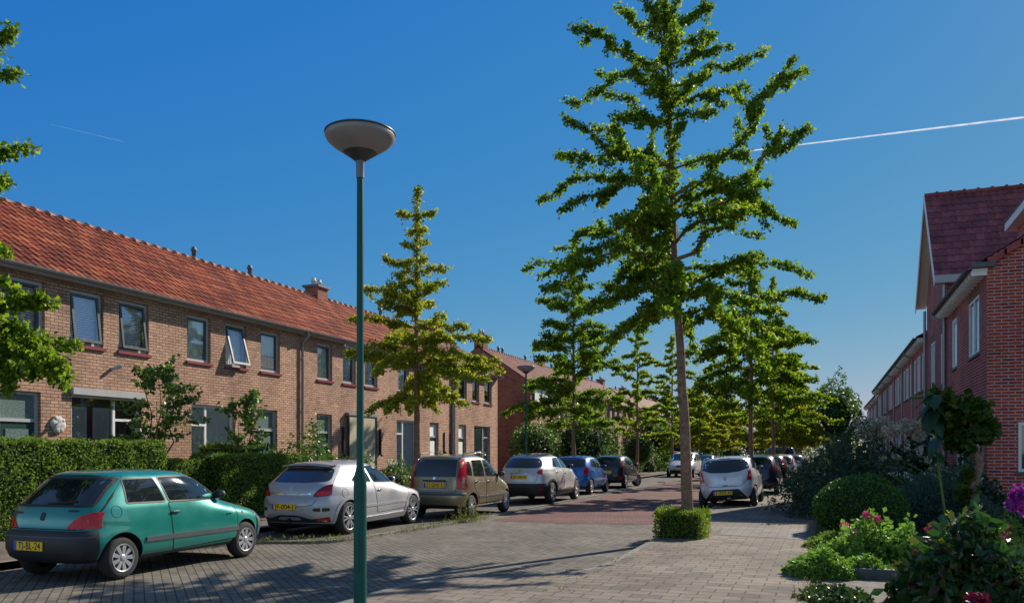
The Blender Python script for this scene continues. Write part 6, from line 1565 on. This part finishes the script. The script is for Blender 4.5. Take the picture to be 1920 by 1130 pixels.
def litter():
    rng = np.random.default_rng(9); pts = []
    for i in range(900):
        k = rng.integers(0, 4)
        if k == 0: p = (-2.7+abs(rng.normal())*.25, rng.uniform(8.6, 24), PVH+.008)
        elif k == 1: p = (-.25-abs(rng.normal())*.2, rng.uniform(8.5, 22), PVH+.008)
        elif k == 2: p = (-8+rng.normal()*.3+.3, rng.uniform(13, 30), .01 if rng.uniform() < .5 else .012)
        else: p = (rng.uniform(-8, -3.2), rng.uniform(7, 26), .008)
        if k == 2 and p[0] < -7.75: p = (p[0], p[1], .04)
        pts.append(p)
    rt = np.array(pts); V = []
    o = leaf_object('fallen_leaves', rt, .035, leafmat('leaf_fallen', [(.30,.22,.05),(.22,.13,.04),(.12,.08,.03),(.35,.30,.08)], .2), None, rng)
    me = o.data; co = np.zeros(len(me.vertices)*3); me.vertices.foreach_get('co', co); co = co.reshape(-1,3); base = np.repeat(rt[:,2], 4)
    co[:,2] = base + np.clip((co[:,2]-base)*.2, 0, .012); me.vertices.foreach_set('co', co.ravel()); me.update(); tag(o, kind='stuff')
litter()
# ============================================================ LAMP POSTS, SIGN, CONTRAIL
M_dome = plain('lamp_bowl', (.27,.24,.235), .35, .1, var=.1, scale=3)
M_domet = plain('lamp_bowl_trim', (.055,.06,.065), .35, .3, var=.1)
M_sil = plain('lamp_socket', (.16,.17,.20), .5, .3, var=.05)
def lamp_post(name, label, loc, k=1):
    P = thing(name, label, 'street lamp', loc, 0, 'street lamps')
    m = MB(); m.lathe([(.0575,0),(.0575,1.27),(.056,1.30),(.040,1.37),(.0325,1.40),(.031,2.5),(.029,3.99)], 24); m.build('pole', M_lampgreen, P)
    m = MB(); m.box(-.025,-.062,.45,.025,-.05,.85); m.build('service_hatch', M_lampgreen, P)
    m = MB(); m.lathe([(.034,3.97),(.036,3.99),(.036,4.10),(.045,4.125)], 20); m.build('socket', M_sil, P)
    m = MB(); m.lathe([(.045,4.12),(.09,4.155),(.15,4.195)], 32); m.build('lamp_neck', M_domet, P)
    m = MB(); m.lathe([(.148,4.195),(.20,4.228),(.252,4.264),(.292,4.300),(.312,4.335),(.306,4.362)], 48); m.build('bowl', M_dome, P)
    m = MB(); m.lathe([(.306,4.360),(.316,4.364),(.316,4.372),(.300,4.382),(.22,4.395),(.1,4.403),(0,4.405)], 48); m.build('cover', M_domet, P)
    return P
lp = lamp_post('street_lamp', 'green lamp post with a bowl-shaped grey head, nearest to the camera', (-3.89, 6.50, PVH))
dup(lp, 'green lamp post between the gold car and the pearl crossover, left side', (-10.5, 29.5, .11)).scale = (1.08,1.08,1.08)
sp = gp(1217, 886, .1)
P = thing('road_sign', 'round road sign seen from behind, on a green pole beside the clipped ball tree', 'road sign', (sp[0], sp[1], .1))
m = MB(); m.tube([(0,0,0),(0,0,3.0)], .05, 10); m.build('pole', M_dgreen, P)
m = MB(); m.lathe([(0,-.03),(.29,-.03),(.30,-.01),(.29,.0),(0,.0)], 24, 0, (0,0,2.75), 'y'); m.build('sign_plate', M_dgreen, P)
# white relief boards in the distance on the right: slim white posts
for i, (x, y, lb) in enumerate(((-.3, 44, 'slim white garden post beyond the dark shrub, nearer one'), (-.3, 46.5, 'slim white garden post beyond the dark shrub, farther one'))):
    m = MB(); m.box(-.035,-.035,0,.035,.035,1.8); m.box(-.05,-.05,1.8,.05,.05,1.84); o = m.build('garden_post', M_white); o.location = (x, y, .06); tag(o, lb, 'post', 'garden posts')
# contrails: thin tubes of ice cloud high in the sky
def contrail(label, p0, p1, r0, r1, op):
    t = NT('contrail_cloud'); t.b.inputs['Base Color'].default_value = (1,1,1,1); t.set(Roughness=1)
    tl = t.new('ShaderNodeBsdfTranslucent'); tl.inputs['Color'].default_value = (1,1,1,1)
    mx = t.new('ShaderNodeMixShader'); mx.inputs[0].default_value = .6; t.link(t.b.outputs[0], mx.inputs[1]); t.link(tl.outputs[0], mx.inputs[2])
    tr = t.new('ShaderNodeBsdfTransparent'); m2 = t.new('ShaderNodeMixShader'); 
    n = t.noise(.012, 5); rmp = t.ramp(n, [(.3, op*.35), (.7, op)]); t.link(rmp, m2.inputs[0]); t.link(tr.outputs[0], m2.inputs[1]); t.link(mx.outputs[0], m2.inputs[2]); t.link(m2.outputs[0], t.o.inputs['Surface'])
    m = MB(); a, b = np.array(p0), np.array(p1); N = 20; m.tube([tuple(a+(b-a)*i/N) for i in range(N+1)], [r0+(r1-r0)*i/N for i in range(N+1)], 10)
    o = m.build('contrail', t.m, uv=False); tag(o, label, 'contrail', 'contrails')
contrail('bright straight contrail rising to the right edge of the sky', at(1380,286,8000), at(2150,192,6500), 6, 11, .42)
contrail('faint thin contrail in the upper left sky', at(95,233,8000), at(232,266,8000), 2, 4, .07)

def drain(label, x, y, z, rot):
    m = MB(); m.frame(-.2, -.2, .2, .2, 0, .02, .03)
    q = MB(tf=lambda v: (v[0], v[2], v[1])); q.frame(-.2,-.2,.2,.2,0,.012,.035)
    for i in range(5): q.box(-.165, 0, -.14+i*.065, .165, .010, -.115+i*.065)
    o = q.build('drain_grate', M_drain); o.location = (x, y, z); o.rotation_euler = (0,0,rot); tag(o, label, 'drain', 'street drains')
drain('iron drain grate in the gutter where the near kerb bends', -3.03, 10.75, .004, R(20))
drain('iron drain grate by the far kerb, beyond the black hatchback', -7.95, 43.5, .05, 0)
